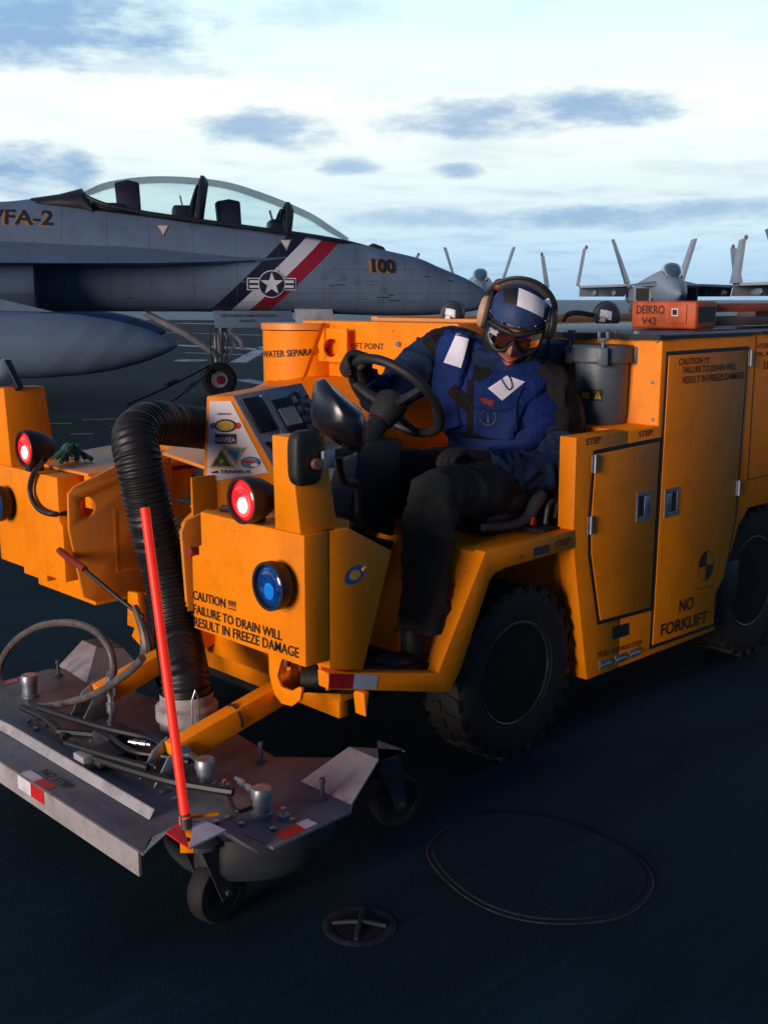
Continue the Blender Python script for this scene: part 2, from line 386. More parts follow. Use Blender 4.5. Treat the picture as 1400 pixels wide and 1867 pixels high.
# ------------------------------------------------------------------ setting
fwd = V((math.cos(R(46.1)), math.sin(R(46.1)), 0)); rgt = V((math.sin(R(46.1)), -math.cos(R(46.1)), 0))
def gp(r, f, z=0): return rgt * r + fwd * f + V((0, 0, z))
def deck_mat():
    m = bpy.data.materials.new('nonskid_deck'); m.use_nodes = True; N = m.node_tree.nodes; L = m.node_tree.links; b = N['Principled BSDF']
    t = N.new('ShaderNodeTexCoord')
    def noi(sc, det, scale=(1, 1, 1), rot=0):
        mp = N.new('ShaderNodeMapping'); mp.inputs['Scale'].default_value = scale; mp.inputs['Rotation'].default_value = (0, 0, rot)
        n = N.new('ShaderNodeTexNoise'); n.inputs['Scale'].default_value = sc; n.inputs['Detail'].default_value = det
        L.new(t.outputs['Object'], mp.inputs[0]); L.new(mp.outputs[0], n.inputs['Vector']); return n.outputs['Fac']
    a = noi(.6, 6); f = noi(150, 4); st = noi(16, 6, (.16, 3.2, 1), R(-38)); big = noi(2.2, 6, (.5, 1.6, 1), R(-38))
    r = N.new('ShaderNodeValToRGB'); e = r.color_ramp.elements; e[0].position = .32; e[1].position = .72
    e[0].color = (.0055, .020, .029, 1); e[1].color = (.010, .032, .045, 1); L.new(a, r.inputs[0])
    r2 = N.new('ShaderNodeValToRGB'); e = r2.color_ramp.elements; e[0].position = .3; e[1].position = .8; e[0].color = (.7, .7, .7, 1); e[1].color = (1.5, 1.5, 1.5, 1); L.new(big, r2.inputs[0])
    mx = N.new('ShaderNodeMix'); mx.data_type = 'RGBA'; mx.blend_type = 'MULTIPLY'; mx.inputs[0].default_value = .8; L.new(r.outputs[0], mx.inputs[6]); L.new(r2.outputs[0], mx.inputs[7])
    r4 = N.new('ShaderNodeValToRGB'); e = r4.color_ramp.elements; e[0].position = .35; e[1].position = .68; e[0].color = (.82, .82, .82, 1); e[1].color = (1.2, 1.2, 1.2, 1); L.new(st, r4.inputs[0])
    mx0 = mx; mx = N.new('ShaderNodeMix'); mx.data_type = 'RGBA'; mx.blend_type = 'MULTIPLY'; mx.inputs[0].default_value = .8; L.new(mx0.outputs[2], mx.inputs[6]); L.new(r4.outputs[0], mx.inputs[7])
    # pale salt and wear flecks
    fl = noi(34, 5); r3 = N.new('ShaderNodeValToRGB'); e = r3.color_ramp.elements; e[0].position = .66; e[1].position = .82; e[1].color = (.6, .6, .6, 1); e[0].color = (0, 0, 0, 1); L.new(fl, r3.inputs[0])
    m2 = N.new('ShaderNodeMix'); m2.data_type = 'RGBA'; L.new(r3.outputs[0], m2.inputs[0]); L.new(mx.outputs[2], m2.inputs[6]); m2.inputs[7].default_value = (.03, .045, .06, 1)
    L.new(m2.outputs[2], b.inputs['Base Color']); b.inputs['Roughness'].default_value = .82; b.inputs['Specular IOR Level'].default_value = .12
    s1 = N.new('ShaderNodeMath'); s1.operation = 'MULTIPLY_ADD'; L.new(st, s1.inputs[0]); s1.inputs[1].default_value = 1.5; L.new(f, s1.inputs[2])
    bp = N.new('ShaderNodeBump'); bp.inputs['Strength'].default_value = .5; bp.inputs['Distance'].default_value = .005; L.new(s1.outputs[0], bp.inputs['Height']); L.new(bp.outputs[0], b.inputs['Normal'])
    return m
M['deck'] = deck_mat()
mb = MB(); mb.prism([gp(-160, -40, -1.2), gp(160, -40, -1.2), gp(160, 84, -1.2), gp(-160, 100, -1.2)], (0, 0, 1.2))
tag(mb.build('flight_deck', 'deck', smooth=20), kind='structure')
def sea_mat():
    m = bpy.data.materials.new('sea_water'); m.use_nodes = True; N = m.node_tree.nodes; L = m.node_tree.links; b = N['Principled BSDF']
    b.inputs['Base Color'].default_value = (.02, .07, .15, 1); b.inputs['Roughness'].default_value = .42; b.inputs['Specular IOR Level'].default_value = .3
    t = N.new('ShaderNodeTexCoord'); n = N.new('ShaderNodeTexNoise'); n.inputs['Scale'].default_value = .09; n.inputs['Detail'].default_value = 10; n.inputs['Roughness'].default_value = .7
    L.new(t.outputs['Object'], n.inputs['Vector']); bp = N.new('ShaderNodeBump'); bp.inputs['Strength'].default_value = 1; bp.inputs['Distance'].default_value = 4
    L.new(n.outputs['Fac'], bp.inputs['Height']); L.new(bp.outputs[0], b.inputs['Normal']); return m
mb = MB(); mb.sheet([gp(-30000, -2000, -19), gp(30000, -2000, -19), gp(30000, 40000, -19), gp(-30000, 40000, -19)])
tag(mb.build('sea', sea_mat()), kind='structure')
# painted deck markings, thin sheets 4 mm above the deck
mb = MB()
def stripe(a, b, w, z=.004):
    a = V((*a, z)); b = V((*b, z)); d = (b - a).normalized(); s = V((-d.y, d.x, 0)) * w / 2
    mb.sheet([a - s, b - s, b + s, a + s])
def seg(pts, w): stripe(pts[0], pts[1], w)
seg([(44.89, 67.64), (45.805, 59.58)], 1.3); seg([(31.318, 53.607), (32.64, 42.054)], .35); seg([(23.209, 35.199), (23.303, 30.04)], .7)
seg([(20.093, 29.873), (20.779, 26.792)], .22); seg([(17.934, 24.215), (24.747, 31.708)], .45); seg([(14.143, 18.995), (13.759, 17.653)], .4)
seg([(50.819, 39.475), (54.372, 36.056)], 5); seg([(58.251, 66.051), (60.712, 66.865)], 2.2)
tag(mb.build('painted_white_lines', 'markwhite'), kind='structure')
mb = MB(); seg([(7.732, 14.076), (8.181, 13.845)], .09); seg([(6.785, 12.672), (7.021, 12.525)], .07); seg([(7.168, 13.943), (7.414, 13.8)], .09); seg([(7.548, 13.031), (7.798, 12.969)], .05)
tag(mb.build('painted_yellow_dashes', 'markyellow'), kind='structure')
# pill shaped deck plate with a yellow middle
pc = V((*[(17.652, 25.99)][0], .004)); mb = MB(); mb.sheet(disc_pts(pc, rgt, fwd, .46, .55, 24)); tag(mb.build('painted_deck_spot', 'markwhite'), kind='structure')
mb = MB(); c2 = pc + rgt * .08 + V((0, 0, .004)); mb.sheet([c2 - rgt * .12 - fwd * .3, c2 + rgt * .13 - fwd * .3, c2 + rgt * .13 + fwd * .3, c2 - rgt * .12 + fwd * .3]); tag(mb.build('painted_yellow_patch', 'markyellow'), kind='structure')

# oval hatch cover let into the deck
M['hatch'] = mat('hatch_nonskid', (.006, .018, .026), .85, var=.3, vscale=8, bump=.5, bscale=90, spec=.12, dirt=(.04, .045, .05), dirt_amt=.5, dscale=14)
M['groove'] = mat('hatch_groove', (.003, .004, .005), .7)
M['worn'] = mat('scraped_steel', (.014, .024, .031), .65, .2, var=.6, vscale=25, dirt=(.012, .016, .022), dirt_amt=1, dscale=16)
oval = [V((a, b, 0)) for a, b in [(2.303, 2.192), (2.209, 2.064), (2.16, 1.876), (2.191, 1.722), (2.3, 1.603), (2.431, 1.552), (2.596, 1.592), (2.698, 1.702), (2.737, 1.858), (2.721, 2.038), (2.643, 2.179), (2.502, 2.244)]]; oval = [oval_p for oval_p in smooth_path([oval[-1]] + oval + oval[:2], 6)][6:-6]
oc = sum(oval, V()) / len(oval)
def ovs(k, z): return [oc + (p - oc) * k + V((0, 0, z)) for p in oval]
hr = thing('deck_hatch', oc, 'large flush oval hatch cover outlined by a dark groove in the empty deck', 'hatch')
mb = MB(); mb.rings([ovs(1.0, .003), ovs(.965, .003), ovs(.955, .008), ovs(.0001, .008)], cap=False); mb.build('cover', 'deck', hr, recalc=True)
mb = MB(); mb.rings([ovs(.992, .0045), ovs(.968, .0045)], cap=False); mb.build('groove', 'groove', hr)
mb = MB(); mb.rings([ovs(1.022, .0015), ovs(1.012, .004), ovs(.996, .004)], cap=False); mb.build('rim', 'worn', hr)
# tie-down cup with its cross bars
tcx = V((*[(1.848, 2.015)][0], 0)); td = thing('tie_down_fitting', tcx, 'small round tie-down cup with crossed bars sunk in the deck near the hatch', 'tie-down')
mb = MB(); mb.rings([disc_pts(tcx + Z_ * z, X_, Y_, r, n=40) for r, z in ((.100, .002), (.092, .005), (.078, .006), (.070, .003), (.045, .0032), (.0005, .0032))], cap=False); mb.build('cup', 'worn', td)
mb = MB(); mb.rings([disc_pts(tcx + Z_ * z, X_, Y_, r, n=40) for r, z in ((.069, .0048), (.0005, .0048))], cap=False); mb.build('recess', 'groove', td)
for a in (40, 130):
    d = V((math.cos(R(a)), math.sin(R(a)), 0)); mb = MB(); mb.tube([tcx + d * s + Z_ * z for s, z in ((-.072, .006), (-.03, .012), (0, .014), (.03, .012), (.072, .006))], .0065, 8, smooth=3); mb.build('cross_bar', 'worn', td)

# ------------------------------------------------------------------ flight deck scrubber
YN = 2.42; YF = 4.40
S = thing('deck_scrubber', (3.9, 3.4, 0), 'orange yellow deck scrubbing vehicle with a thick corrugated hose and an open driver seat', 'cleaning vehicle')
def part(mb, name, m, bevel=.004, **k): return mb.build(name, m, S, bevel=bevel, **k)

# --- rear body with cabinets
prof = [(3.295, 1.158), (3.833, 1.158), (3.833, 1.500), (7.2, 1.500), (7.2, .73)] + [(4.60, .73), (4.52, .66), (4.44, .50), (4.36, .40), (4.362, .209), (3.412, .209), (3.35, .50), (3.297, .76)]
near = [p for p in prof if True]
mb = MB(); mb.prism(SY([(3.295, 1.158), (3.6195, 1.158), (3.6195, .209), (3.412, .209), (3.35, .50), (3.297, .76)], YN), (0, .075, 0)); part(mb, 'seat_side_wall', 'yellow', .004)
prof = [(3.62, 1.158), (3.833, 1.158)] + prof[2:10] + [(3.62, .209)]
mb = MB(); mb.prism(SY(prof, YN), (0, 1.98, 0)); body = part(mb, 'rear_body', 'yellow', .006)
mb = MB(); mb.box(3.38, 3.619, 2.496, 4.3, .22, .79); part(mb, 'body_underside', 'yellow', .004)
# engine housing and slope beyond the driver
mb = MB(); mb.prism([(3.62, 3.30, 1.162), (3.828, 3.30, 1.162), (3.828, 3.30, 1.548), (3.62, 3.30, 1.548)], (0, 1.05, 0)); part(mb, 'engine_housing', 'yellow', .006)
mb = MB(); mb.prism(SY([(2.62, .90), (2.62, 1.035), (2.95, 1.10), (3.50, 1.285), (3.618, 1.285), (3.618, .90)], 3.30), (0, 1.08, 0)); part(mb, 'sloping_hood', 'yellow', .006)
mb = MB(); mb.prism(SY([(2.12, .62), (2.12, .984), (2.60, 1.02), (2.60, .62)], 3.95), (0, .44, 0)); part(mb, 'side_hood', 'yellow2', .006)
# lift gusset with a round hole
mb = MB(); gx = 3.60
mb.plate([(3.50, 4.28, 1.285), (3.60, 4.0, 1.29), (3.60, 4.0, 1.535), (3.56, 4.10, 1.545), (3.52, 4.20, 1.52)], [], (.012, 0, 0)); mb.bm.free()
mb = MB(); out_ = [(4.36, 1.26), (4.02, 1.29), (4.02, 1.54), (4.13, 1.54), (4.17, 1.52)]
hole = [(4.10 + .045 * math.cos(a), 1.41 + .05 * math.sin(a)) for a in [2 * math.pi * k / 20 for k in range(20)]]
mb.plate([(3.40, 4.10, 1.26), (3.44, 4.10, 1.30), (3.56, 4.10, 1.54), (3.53, 4.10, 1.54)], [], (.009, .009, 0)); part(mb, 'lift_gusset', 'yellow', .002)
mb = MB(); mb.plate(SX([(4.242, 1.358), (4.157, 1.498), (4.125, 1.514), (3.952, 1.517), (3.953, 1.354)], 3.56), [SX([(4.011, 1.424), (4.019, 1.403), (4.039, 1.384), (4.067, 1.378), (4.094, 1.382), (4.114, 1.4), (4.122, 1.42), (4.114, 1.442), (4.093, 1.46), (4.065, 1.466), (4.038, 1.462), (4.018, 1.444)], 3.56)], (.012, 0, 0)); part(mb, 'lifting_lug', 'yellow', .002)
text('LIFT POINT', [(3.62, 3.984, 1.42)][0], [(3.62, 3.762, 1.422)][0], .028, Z_, 'ink', S)
text('LIFT', [(3.62, 3.59, 1.42)][0], [(3.62, 3.508, 1.42)][0], .028, Z_, 'ink', S)
mb = MB(); mb.cyl((3.62, 3.66, 1.45), (3.605, 3.66, 1.45), .012); part(mb, 'bolt', 'zinc', 0)
# water separator tank
wc = V([(3.62, 4.345, 1.45)][0]); wc.z = 0; mb = MB(); mb.lathe([(0, .9), (.196, .9), (.198, 1.50), (0, 1.50)], wc, Z_, 56); part(mb, 'separator_tank', 'yellow', 0)
mb = MB(); mb.lathe([(0, 1.505), (.206, 1.505), (.206, 1.535), (0, 1.535)], wc, Z_, 56); part(mb, 'tank_lid', 'yellow2', 0)
bvt = bvh_of([bpy.data.objects['separator_tank']])
text('WATER SEPARATOR', [(3.4, 4.402, 1.369)][0], [(3.4, 3.941, 1.391)][0], .032, Z_, 'ink', S, target=bvt, proj=(1, .9, 0), lift=.004)
for px in ((503, 621), (511, 621)): pass
for p in [(3.46, 4.359, 1.451), (3.46, 4.32, 1.452)]: mb = MB(); mb.ell(V(p) + V((-.01, -.02, 0)), X_ * .012, Y_ * .012, Z_ * .012, 10, 6); part(mb, 'tank_bolt', 'zinc', 0)
# roof
mb = MB(); mb.box(3.82, 7.2, YN - .004, 4.41, 1.502, 1.514); part(mb, 'roof_sheet', 'roof', .002)
mb = MB(); mb.box(3.815, 4.52, YN - .008, YN - .0045, 1.496, 1.509); mb.box(3.805, 3.815, YN - .006, 4.3, 1.494, 1.516); mb.box(4.6, 7.2, YN - .009, YN - .0045, 1.500, 1.515); part(mb, 'roof_edge_seal', 'seal', 0)
mb = MB(); mb.box(3.95, 7.0, 4.15, 4.20, 1.516, 1.565); mb.box(3.95, 4.0, 3.4, 4.149, 1.516, 1.56); part(mb, 'roof_coaming', 'yellow2', .003)
# bolts on the cabinet front
for p in [(3.833, 2.581, 1.492), (3.833, 2.444, 1.489), (3.833, 2.456, 1.328), (3.833, 2.448, 1.182)]: mb = MB(); mb.ell(p, X_ * .006, Y_ * .008, Z_ * .008, 10, 6); part(mb, 'cabinet_bolt', 'zinc', 0)
text('FILTER', [(3.832, 2.91, 1.433)][0], [(3.832, 2.753, 1.439)][0], .024, Z_, 'inkfade', S)

# --- doors
def ydoor(name, pts, seal, y=YN):
    c = sum((V((a, 0, b)) for a, b in pts), V()) / len(pts)
    mb = MB(); mb.prism(SY(pts, y - .0075), (0, .0065, 0)); d = part(mb, name, 'yellow', .0015)
    # rubber seal: ring outside the door panel
    o = []; n = len(pts)
    for i in range(n):
        p = V(pts[i]); a = (V(pts[i - 1]) - p).normalized(); b = (V(pts[(i + 1) % n]) - p).normalized()
        bis = (a + b); bis = bis.normalized() if bis.length > 1e-3 else V((-a.y, a.x))
        q = p - bis * seal / max(.5, abs(bis.cross(b)) if isinstance(bis.cross(b), float) else .7)
        if (q - V((c.x, c.z))).length < (p - V((c.x, c.z))).length: q = p + bis * seal
        o.append((q.x, q.y))
    mb = MB(); mb.plate(SY(o, y - .0045), [SY(pts, y - .0045)], (0, .0040, 0)); q = mb.build('door_seal', 'seal', d); return d
d1 = ydoor('cabinet_door', [(3.414, 1.086), (3.835, 1.097), (3.823, 0.421), (3.478, 0.435), (3.405, 0.709), (3.397, 0.857)], .016)
d2 = ydoor('cabinet_door', [(3.874, 1.433), (4.489, 1.436), (4.467, 0.701), (4.4, 0.451), (4.329, 0.377), (4.333, 0.247), (3.852, 0.254)], .016)
def latch(cx, cz, d, flip):
    y = YN - .008; w, h = .052, .058
    mb = MB(); mb.plate(SY([(cx - w, cz - h), (cx + w, cz - h), (cx + w, cz + h), (cx - w, cz + h)], y - .004), [SY([(cx - w * .78, cz - h * .74), (cx + w * .78, cz - h * .74), (cx + w * .78, cz + h * .74), (cx - w * .78, cz + h * .74)], y - .004)], (0, .004, 0)); mb.build('latch_frame', 'zinc', d)
    mb = MB(); mb.sheet(SY([(cx - w * .8, cz - h * .78), (cx + w * .8, cz - h * .78), (cx + w * .8, cz + h * .78), (cx - w * .8, cz + h * .78)], y - .0008)); mb.build('latch_recess', 'seal', d)
    s = 1 if flip else -1
    mb = MB(); mb.prism(SY([(cx + s * w * .0, cz - h * .68), (cx + s * w * .74, cz - h * .68), (cx + s * w * .74, cz + h * .68), (cx + s * w * .0, cz + h * .68)], y - .004), (0, .002, 0)); mb.build('paddle_handle', 'zinc', d, bevel=.0008)
    mb = MB(); mb.tube(SY([(cx - w * .6, cz - h * .72), (cx + w * .7, cz - h * .72)], y - .005), .0022, 6); mb.build('latch_pin', 'steel', d)
lp = [(3.739, 0.851), (3.937, 0.841)]; latch(*lp[0], d1, True); latch(*lp[1], d2, False)
def hinge(p, d):
    x, z = p; mb = MB(); mb.box(x - .018, x + .018, YN - .012, YN - .0085, z - .032, z + .032); mb.cyl((x, YN - .013, z - .034), (x, YN - .013, z + .034), .0065, n=10); mb.build('hinge', 'zinc', d)
for p in [(3.399, 1.053), (3.385, 0.823)]: hinge(p, d1)
for p in [(4.512, 1.402), (4.475, 0.837)]: hinge(p, d2)
# rear side panel seams
mb = MB(); mb.box(4.565, 4.569, YN - .0025, YN - .0008, .86, 1.498); mb.box(4.569, 7.2, YN - .0025, YN - .0008, .86, .864); part(mb, 'panel_seam', 'seal', 0)
# lettering on the near side
def side(s, a, b, h, m='ink'): text(s, V((*a[:1], YN - .0085, a[1])), V((*b[:1], YN - .0085, b[1])), h, Z_, m, S)
def sides(s, pts, h, m='ink', y=YN - .0085):
    (a, za), (b, zb) = pts; text(s, V((a, y, za)), V((b, y, zb)), h, Z_, m, S)
sides('NO', [(4.038, 0.357), (4.151, 0.354)], .054)
sides('FORKLIFT', [(3.903, 0.281), (4.271, 0.269)], .052)
sides('CAUTION !!!!', [(3.941, 1.394), (4.174, 1.394)], .026, 'inkfade')
sides('FAILURE TO DRAIN WILL', [(3.976, 1.36), (4.396, 1.358)], .026, 'inkfade')
sides('RESULT IN FREEZE DAMAGE', [(3.976, 1.319), (4.47, 1.317)], .028, 'inkfade')
sides('STEP', [(3.351, 1.125), (3.443, 1.127)], .024, y=YN - .001)
sides('STEP', [(3.691, 1.126), (3.786, 1.127)], .022, y=YN - .001)
sides('PULL DOWN STEP', [(3.476, 0.285), (3.779, 0.27)], .022, 'inkfade', y=YN - .001)
sides('HYDRAULIC', [(4.584, 1.44), (4.783, 1.439)], .022, 'inkfade', y=YN - .001)
sides('OIL, MIL-PRF', [(4.578, 1.407), (4.808, 1.406)], .018, 'inkfade', y=YN - .001)
sides('LIFT POINT', [(4.649, 1.349), (4.953, 1.347)], .034, y=YN - .001)
# centre of gravity mark: quartered disc
cg = [(4.241, 0.525)][0]; c3 = V((cg[0], YN - .0095, cg[1]))
mb = MB()
for a0 in (math.pi / 2, 3 * math.pi / 2): mb.sheet([c3] + disc_pts(c3, X_, Z_, .062, .066, 13, a0, a0 + math.pi / 2)[:13] + [c3 + X_ * .062 * math.cos(a0 + math.pi / 2) + Z_ * .066 * math.sin(a0 + math.pi / 2)])
mb.rings([disc_pts(c3, X_, Z_, .062, .066, 40), disc_pts(c3, X_, Z_, .0595, .0635, 40)], cap=False); part(mb, 'balance_mark', 'ink', 0, recalc=True)
sides('CENTER OF GRAVITY', [(4.157, 0.431), (4.306, 0.421)], .007, 'inkfade')
# pull-down step
mb = MB(); mb.sheet(SY([(3.572, 0.389), (3.685, 0.384), (3.685, 0.332), (3.572, 0.336)], YN - .0010)); part(mb, 'step_slot', 'seal', 0)
for p in [(3.522, 0.25), (3.626, 0.249), (3.726, 0.249)]:
    x, z = p; mb = MB(); mb.box(x - .034, x + .034, YN - .006, YN - .001, z - .017, z + .017); mb.cyl((x - .034, YN - .008, z), (x + .034, YN - .008, z), .005, n=8); part(mb, 'step_hinge', 'zinc', 0)

# --- cab: footwell frame, fender, floor, inner walls
fr = [(2.1, 0.499), (2.63, 0.356), (2.683, 0.416), (2.83, 0.708), (2.858, 0.728), (2.907, 0.737), (3.314, 0.748), (3.304, 0.816), (2.805, 0.812), (2.575, 0.436), (2.097, 0.552)]
mb = MB(); mb.prism(SY(fr, YN - .001), (0, .05, 0)); part(mb, 'cab_side_frame', 'yellow', .003)
mb = MB(); mb.prism(SY([(2.62, .44), (2.815, .80), (3.30, .80), (3.30, .785), (2.825, .785), (2.635, .43)], YN + .0505), (0, .84, 0)); part(mb, 'seat_platform', 'yellow', .002)
mb = MB(); mb.prism(SY([(2.24, .515), (2.60, .40), (2.60, .385), (2.24, .50)], YN + .0505), (0, .84, 0)); part(mb, 'footwell_floor', 'yellow', .002)
mb = MB(); mb.prism(SY([(2.25, .523), (2.595, .412), (2.595, .407), (2.25, .518)], YN + .06), (0, .80, 0)); part(mb, 'floor_mat', 'floor', 0)
mb = MB(); mb.box(2.22, 3.61, 3.285, 3.297, .40, 1.03); part(mb, 'cab_inner_wall', 'yellow', .002)
mb = MB(); mb.box(3.20, 3.29, YN + .06, 3.28, .801, .82); part(mb, 'platform_mat', 'floor', 0)
sides('STEP', [(3.185, 0.768), (3.273, 0.771)], .023, y=YN - .0025)
mb = MB(); mb.box(3.06, 3.15, YN - .004, YN - .0015, .755, .785); mb.ell((2.99, YN - .002, .765), X_ * .006, Y_ * .003, Z_ * .006, 8, 5); part(mb, 'frame_plate', 'darkgrey', 0)
# red and white tape on the sill
def qy(pts, y, m, name):
    mb = MB(); mb.sheet(SY(pts, y)); return part(mb, name, m, 0)
qy([(2.101, 0.549), (2.201, 0.523), (2.194, 0.478), (2.094, 0.503)], YN - .003, 'red', 'red_tape')
qy([(2.201, 0.523), (2.3, 0.496), (2.291, 0.452), (2.194, 0.478)], YN - .003, 'white', 'white_tape')
# wheel arch liner and chassis
mb = MB(); mb.box(2.66, 3.38, 2.86, 3.28, .20, .78); mb.box(2.35, 3.4, 3.0, 3.8, .24, .42); mb.box(3.4, 7.0, 2.8, 4.0, .26, .74); mb.box(4.37, 4.56, 2.43, 4.3, .30, .50); part(mb, 'chassis', 'black', .004)
mb = MB(); mb.box(2.16, 3.3, 3.9, 4.38, .45, .86); part(mb, 'far_side_chassis', 'yellow', .004)

# --- front boxes
def qx(pts, x, m, name, parent=S):
    mb = MB(); mb.sheet(SX(pts, x)); return mb.build(name, m, parent)
FX = 2.01
rb = [(2.931, 0.984), (2.415, 0.983), (2.42, 0.589), (2.996, 0.585), (2.982, 0.838), (2.954, 0.85), (2.953, 0.861)]
rbf = [(2.935, .984), (2.42, .984), (2.42, .588), (2.99, .586), (2.99, .83), (2.95, .84), (2.95, .87), (2.935, .875)]
mb = MB(); mb.prism(SX(rbf, FX), (.092, 0, 0)); fbox = part(mb, 'front_box', 'yellow', .004)
mb = MB(); mb.box(2.1045, 2.26, 2.50, 2.93, .59, .984); part(mb, 'front_box_back', 'yellow', .003)
mb = MB(); mb.prism(SY([(2.108, 0.979), (2.186, 0.981), (2.364, 0.883), (2.24, 0.527), (2.103, 0.562)], YN + .001), (0, .075, 0)); part(mb, 'fender_panel', 'yellow', .003)
def front(s, pts, h, m='ink'):
    (a, za), (b, zb) = pts; text(s, V((FX, a, za)), V((FX, b, zb)), h * .88, Z_, m, S, lift=.003, bold=.009)
front('CAUTION !!!!', [(2.988, 0.686), (2.754, 0.693)], .034)
front('FAILURE TO DRAIN WILL', [(2.987, 0.639), (2.526, 0.647)], .034)
front('RESULT IN FREEZE DAMAGE', [(2.986, 0.595), (2.448, 0.611)], .036)
# badge on the fender panel

bp_ = [(2.205, 0.835)][0]; bc = V((bp_[0], YN - .0015, bp_[1]))
mb = MB(); mb.sheet(disc_pts(bc, X_, (Z_ + X_ * .35).normalized(), .040, .030)); bd = part(mb, 'badge', 'sticker_blue', 0)
mb = MB(); mb.rings([disc_pts(bc - Y_ * .001, X_, Z_, .023, .016), disc_pts(bc - Y_ * .001, X_, Z_, .0001, .0001)], cap=False); mb.build('badge_centre', 'sticker_yellow', bd)
mb = MB(); mb.tube([bc + V((.030, -.002, .012)), bc + V((.044, -.002, .015))], .006, 6); mb.build('badge_tip', 'sticker_yellow', bd)
# left front box
lb = [(3.875, .986), (4.40, .986), (4.40, .582), (3.85, .582), (3.85, .80), (3.875, .82)]
mb = MB(); mb.prism(SX(lb, FX), (.115, 0, 0)); part(mb, 'front_box', 'yellow', .004)
mb = MB(); mb.box(2.127, 2.32, 3.90, 4.38, .60, .985); part(mb, 'front_box_back', 'yellow', .003)
mb = MB(); mb.box(2.10, 2.62, 3.80, 4.38, .988, 1.0); part(mb, 'hood_top', 'yellow2', .002)
mb = MB(); mb.box(2.06, 2.10, 4.1, 4.3, .53, .581); part(mb, 'lower_bracket', 'yellow', .003)
# inner lifting plates with holes
def plate_y(outer, hole, y, name='lifting_plate'):
    mb = MB(); mb.plate(SY(outer, y), [SY(hole, y)] if hole else [], (0, .014, 0)); return part(mb, name, 'yellow2', .0015)
hc = [(2.081, 0.876)][0]; hl = [(hc[0] + .032 * math.cos(2 * math.pi * k / 20), hc[1] + .04 * math.sin(2 * math.pi * k / 20)) for k in range(20)]
plate_y([(2.004, .935), (2.03, .96), (2.24, 1.03), (2.46, 1.03), (2.46, .50), (2.10, .50), (2.045, .53), (2.0, .80)], hl, 3.78)
mb = MB(); mb.box(2.115, 2.155, 3.796, 3.86, .86, .985); part(mb, 'plate_spacer', 'yellow', .002); mb = MB(); mb.box(2.46, 2.58, 3.796, 3.95, .55, .97); part(mb, 'plate_spacer', 'yellow', .002)
mb = MB(); mb.plate(SY([(2.19, .60), (2.38, .60), (2.38, .86), (2.19, .86)], 3.778), [SY([(2.2, .61), (2.37, .61), (2.37, .85), (2.2, .85)], 3.778)], (0, .0015, 0)); part(mb, 'plate_weld', 'yellow2', 0)
plate_y([(2.004, .90), (2.02, .935), (2.12, .965), (2.12, .56), (2.02, .60)], None, 3.035)
# cross structure between the boxes, behind the hose
mb = MB(); mb.box(2.56, 2.60, 3.0, 3.78, .55, .98); part(mb, 'front_bulkhead', 'black', .003)  # coloured black for the shade that fills the space between the boxes
mb = MB(); mb.tube([(2.30, 3.42, .86), (2.42, 3.36, .70)], .05, 14); part(mb, 'steering_cylinder', 'yellow', 0)
mb = MB(); mb.tube([(2.34, 3.25, .90), (2.34, 3.55, .90)], .012, 8); mb.tube([(2.38, 3.1, .80), (2.40, 3.5, .82), (2.42, 3.7, .78)], .014, 8, smooth=4); mb.tube([(2.40, 3.1, .93), (2.38, 3.3, .95), (2.42, 3.6, .90)], .016, 8, smooth=4); part(mb, 'hydraulic_lines', 'black', 0)
mb = MB(); mb.tube([(2.0, 2.99, .845), (2.06, 2.99, .835)], .016, 10); part(mb, 'red_valve_knob', 'redcap', 0)

# posts on the boxes
def post(y0t, y1t, y0b, y1b, zt, zb, x1t, x1b, name='front_post'):
    mb = MB(); a = [(FX + .002, y0b, zb), (FX + .002, y1b, zb), (x1b, y1b, zb), (x1b, y0b, zb)]; b = [(FX + .004, y0t, zt), (FX + .004, y1t, zt), (x1t, y1t, zt), (x1t, y0t, zt)]
    mb.rings([a, b]); return part(mb, name, 'yellow', .004)
post(2.485, 2.565, 2.437, 2.555, 1.262, .984, 2.145, 2.155)
post(4.285, 4.37, 4.255, 4.40, 1.300, .986, 2.19, 2.21)
mb = MB(); mb.box(2.0, 2.03, 4.02, 4.29, 1.28, 1.282); mb.bm.free()
# lamps
def lamp(c, r, lens, hot, name, depth=.07, up=.0, hr=.4, label=None):
    c = V(c); ax = V((-1, 0, up)).normalized()
    mb = MB(); mb.lathe([(0, -depth), (r * .55, -depth), (r * .92, -depth * .55), (r * 1.08, -.01), (r * 1.08, .016), (r * .95, .016), (r * .93, 0), (0, 0)], c, ax, 36); h = part(mb, name, 'black', 0)
    if label: h['label'] = label
    mb = MB(); mb.lathe([(r * .93, .002), (r * .80, .010), (r * .45, .016), (0, .018)], c, ax, 36); mb.build('lens', lens, h)
    for q in (.72, .52): mb = MB(); mb.tube([c + ax * (.016 if q < .6 else .0125) + Y_ * r * q * math.cos(a) + Z_ * r * q * math.sin(a) for a in [2 * math.pi * i / 32 for i in range(32)]], .0012, 6, closed=True); mb.build('lens_rib', lens, h)
    if lens == 'lamp_red': mb = MB(); mb.lathe([(r * .58, .0155), (r * .3, .0175), (0, .0178)], c + V((0, -.008, -.010)), ax, 28); mb.build('reflector', 'lamp_mid', h)
    k = V((0, -.010, -.012)); mb = MB(); mb.ell(c + ax * .018 + k, ax * .004, Y_ * r * hr * .85, Z_ * r * hr * .9, 14, 8); mb.build('bulb', hot, h); return h
rl = [(1.97, 2.641, 1.064)][0]; lamp(rl, .066, 'lamp_red', 'lamp_hot', 'red_lamp', .10, label='lit red lamp on the near front box')
rl = [(1.97, 4.02, 1.087)][0]; lamp(rl, .066, 'lamp_red', 'lamp_hot', 'red_lamp', .10, label='lit red lamp on the far front box')
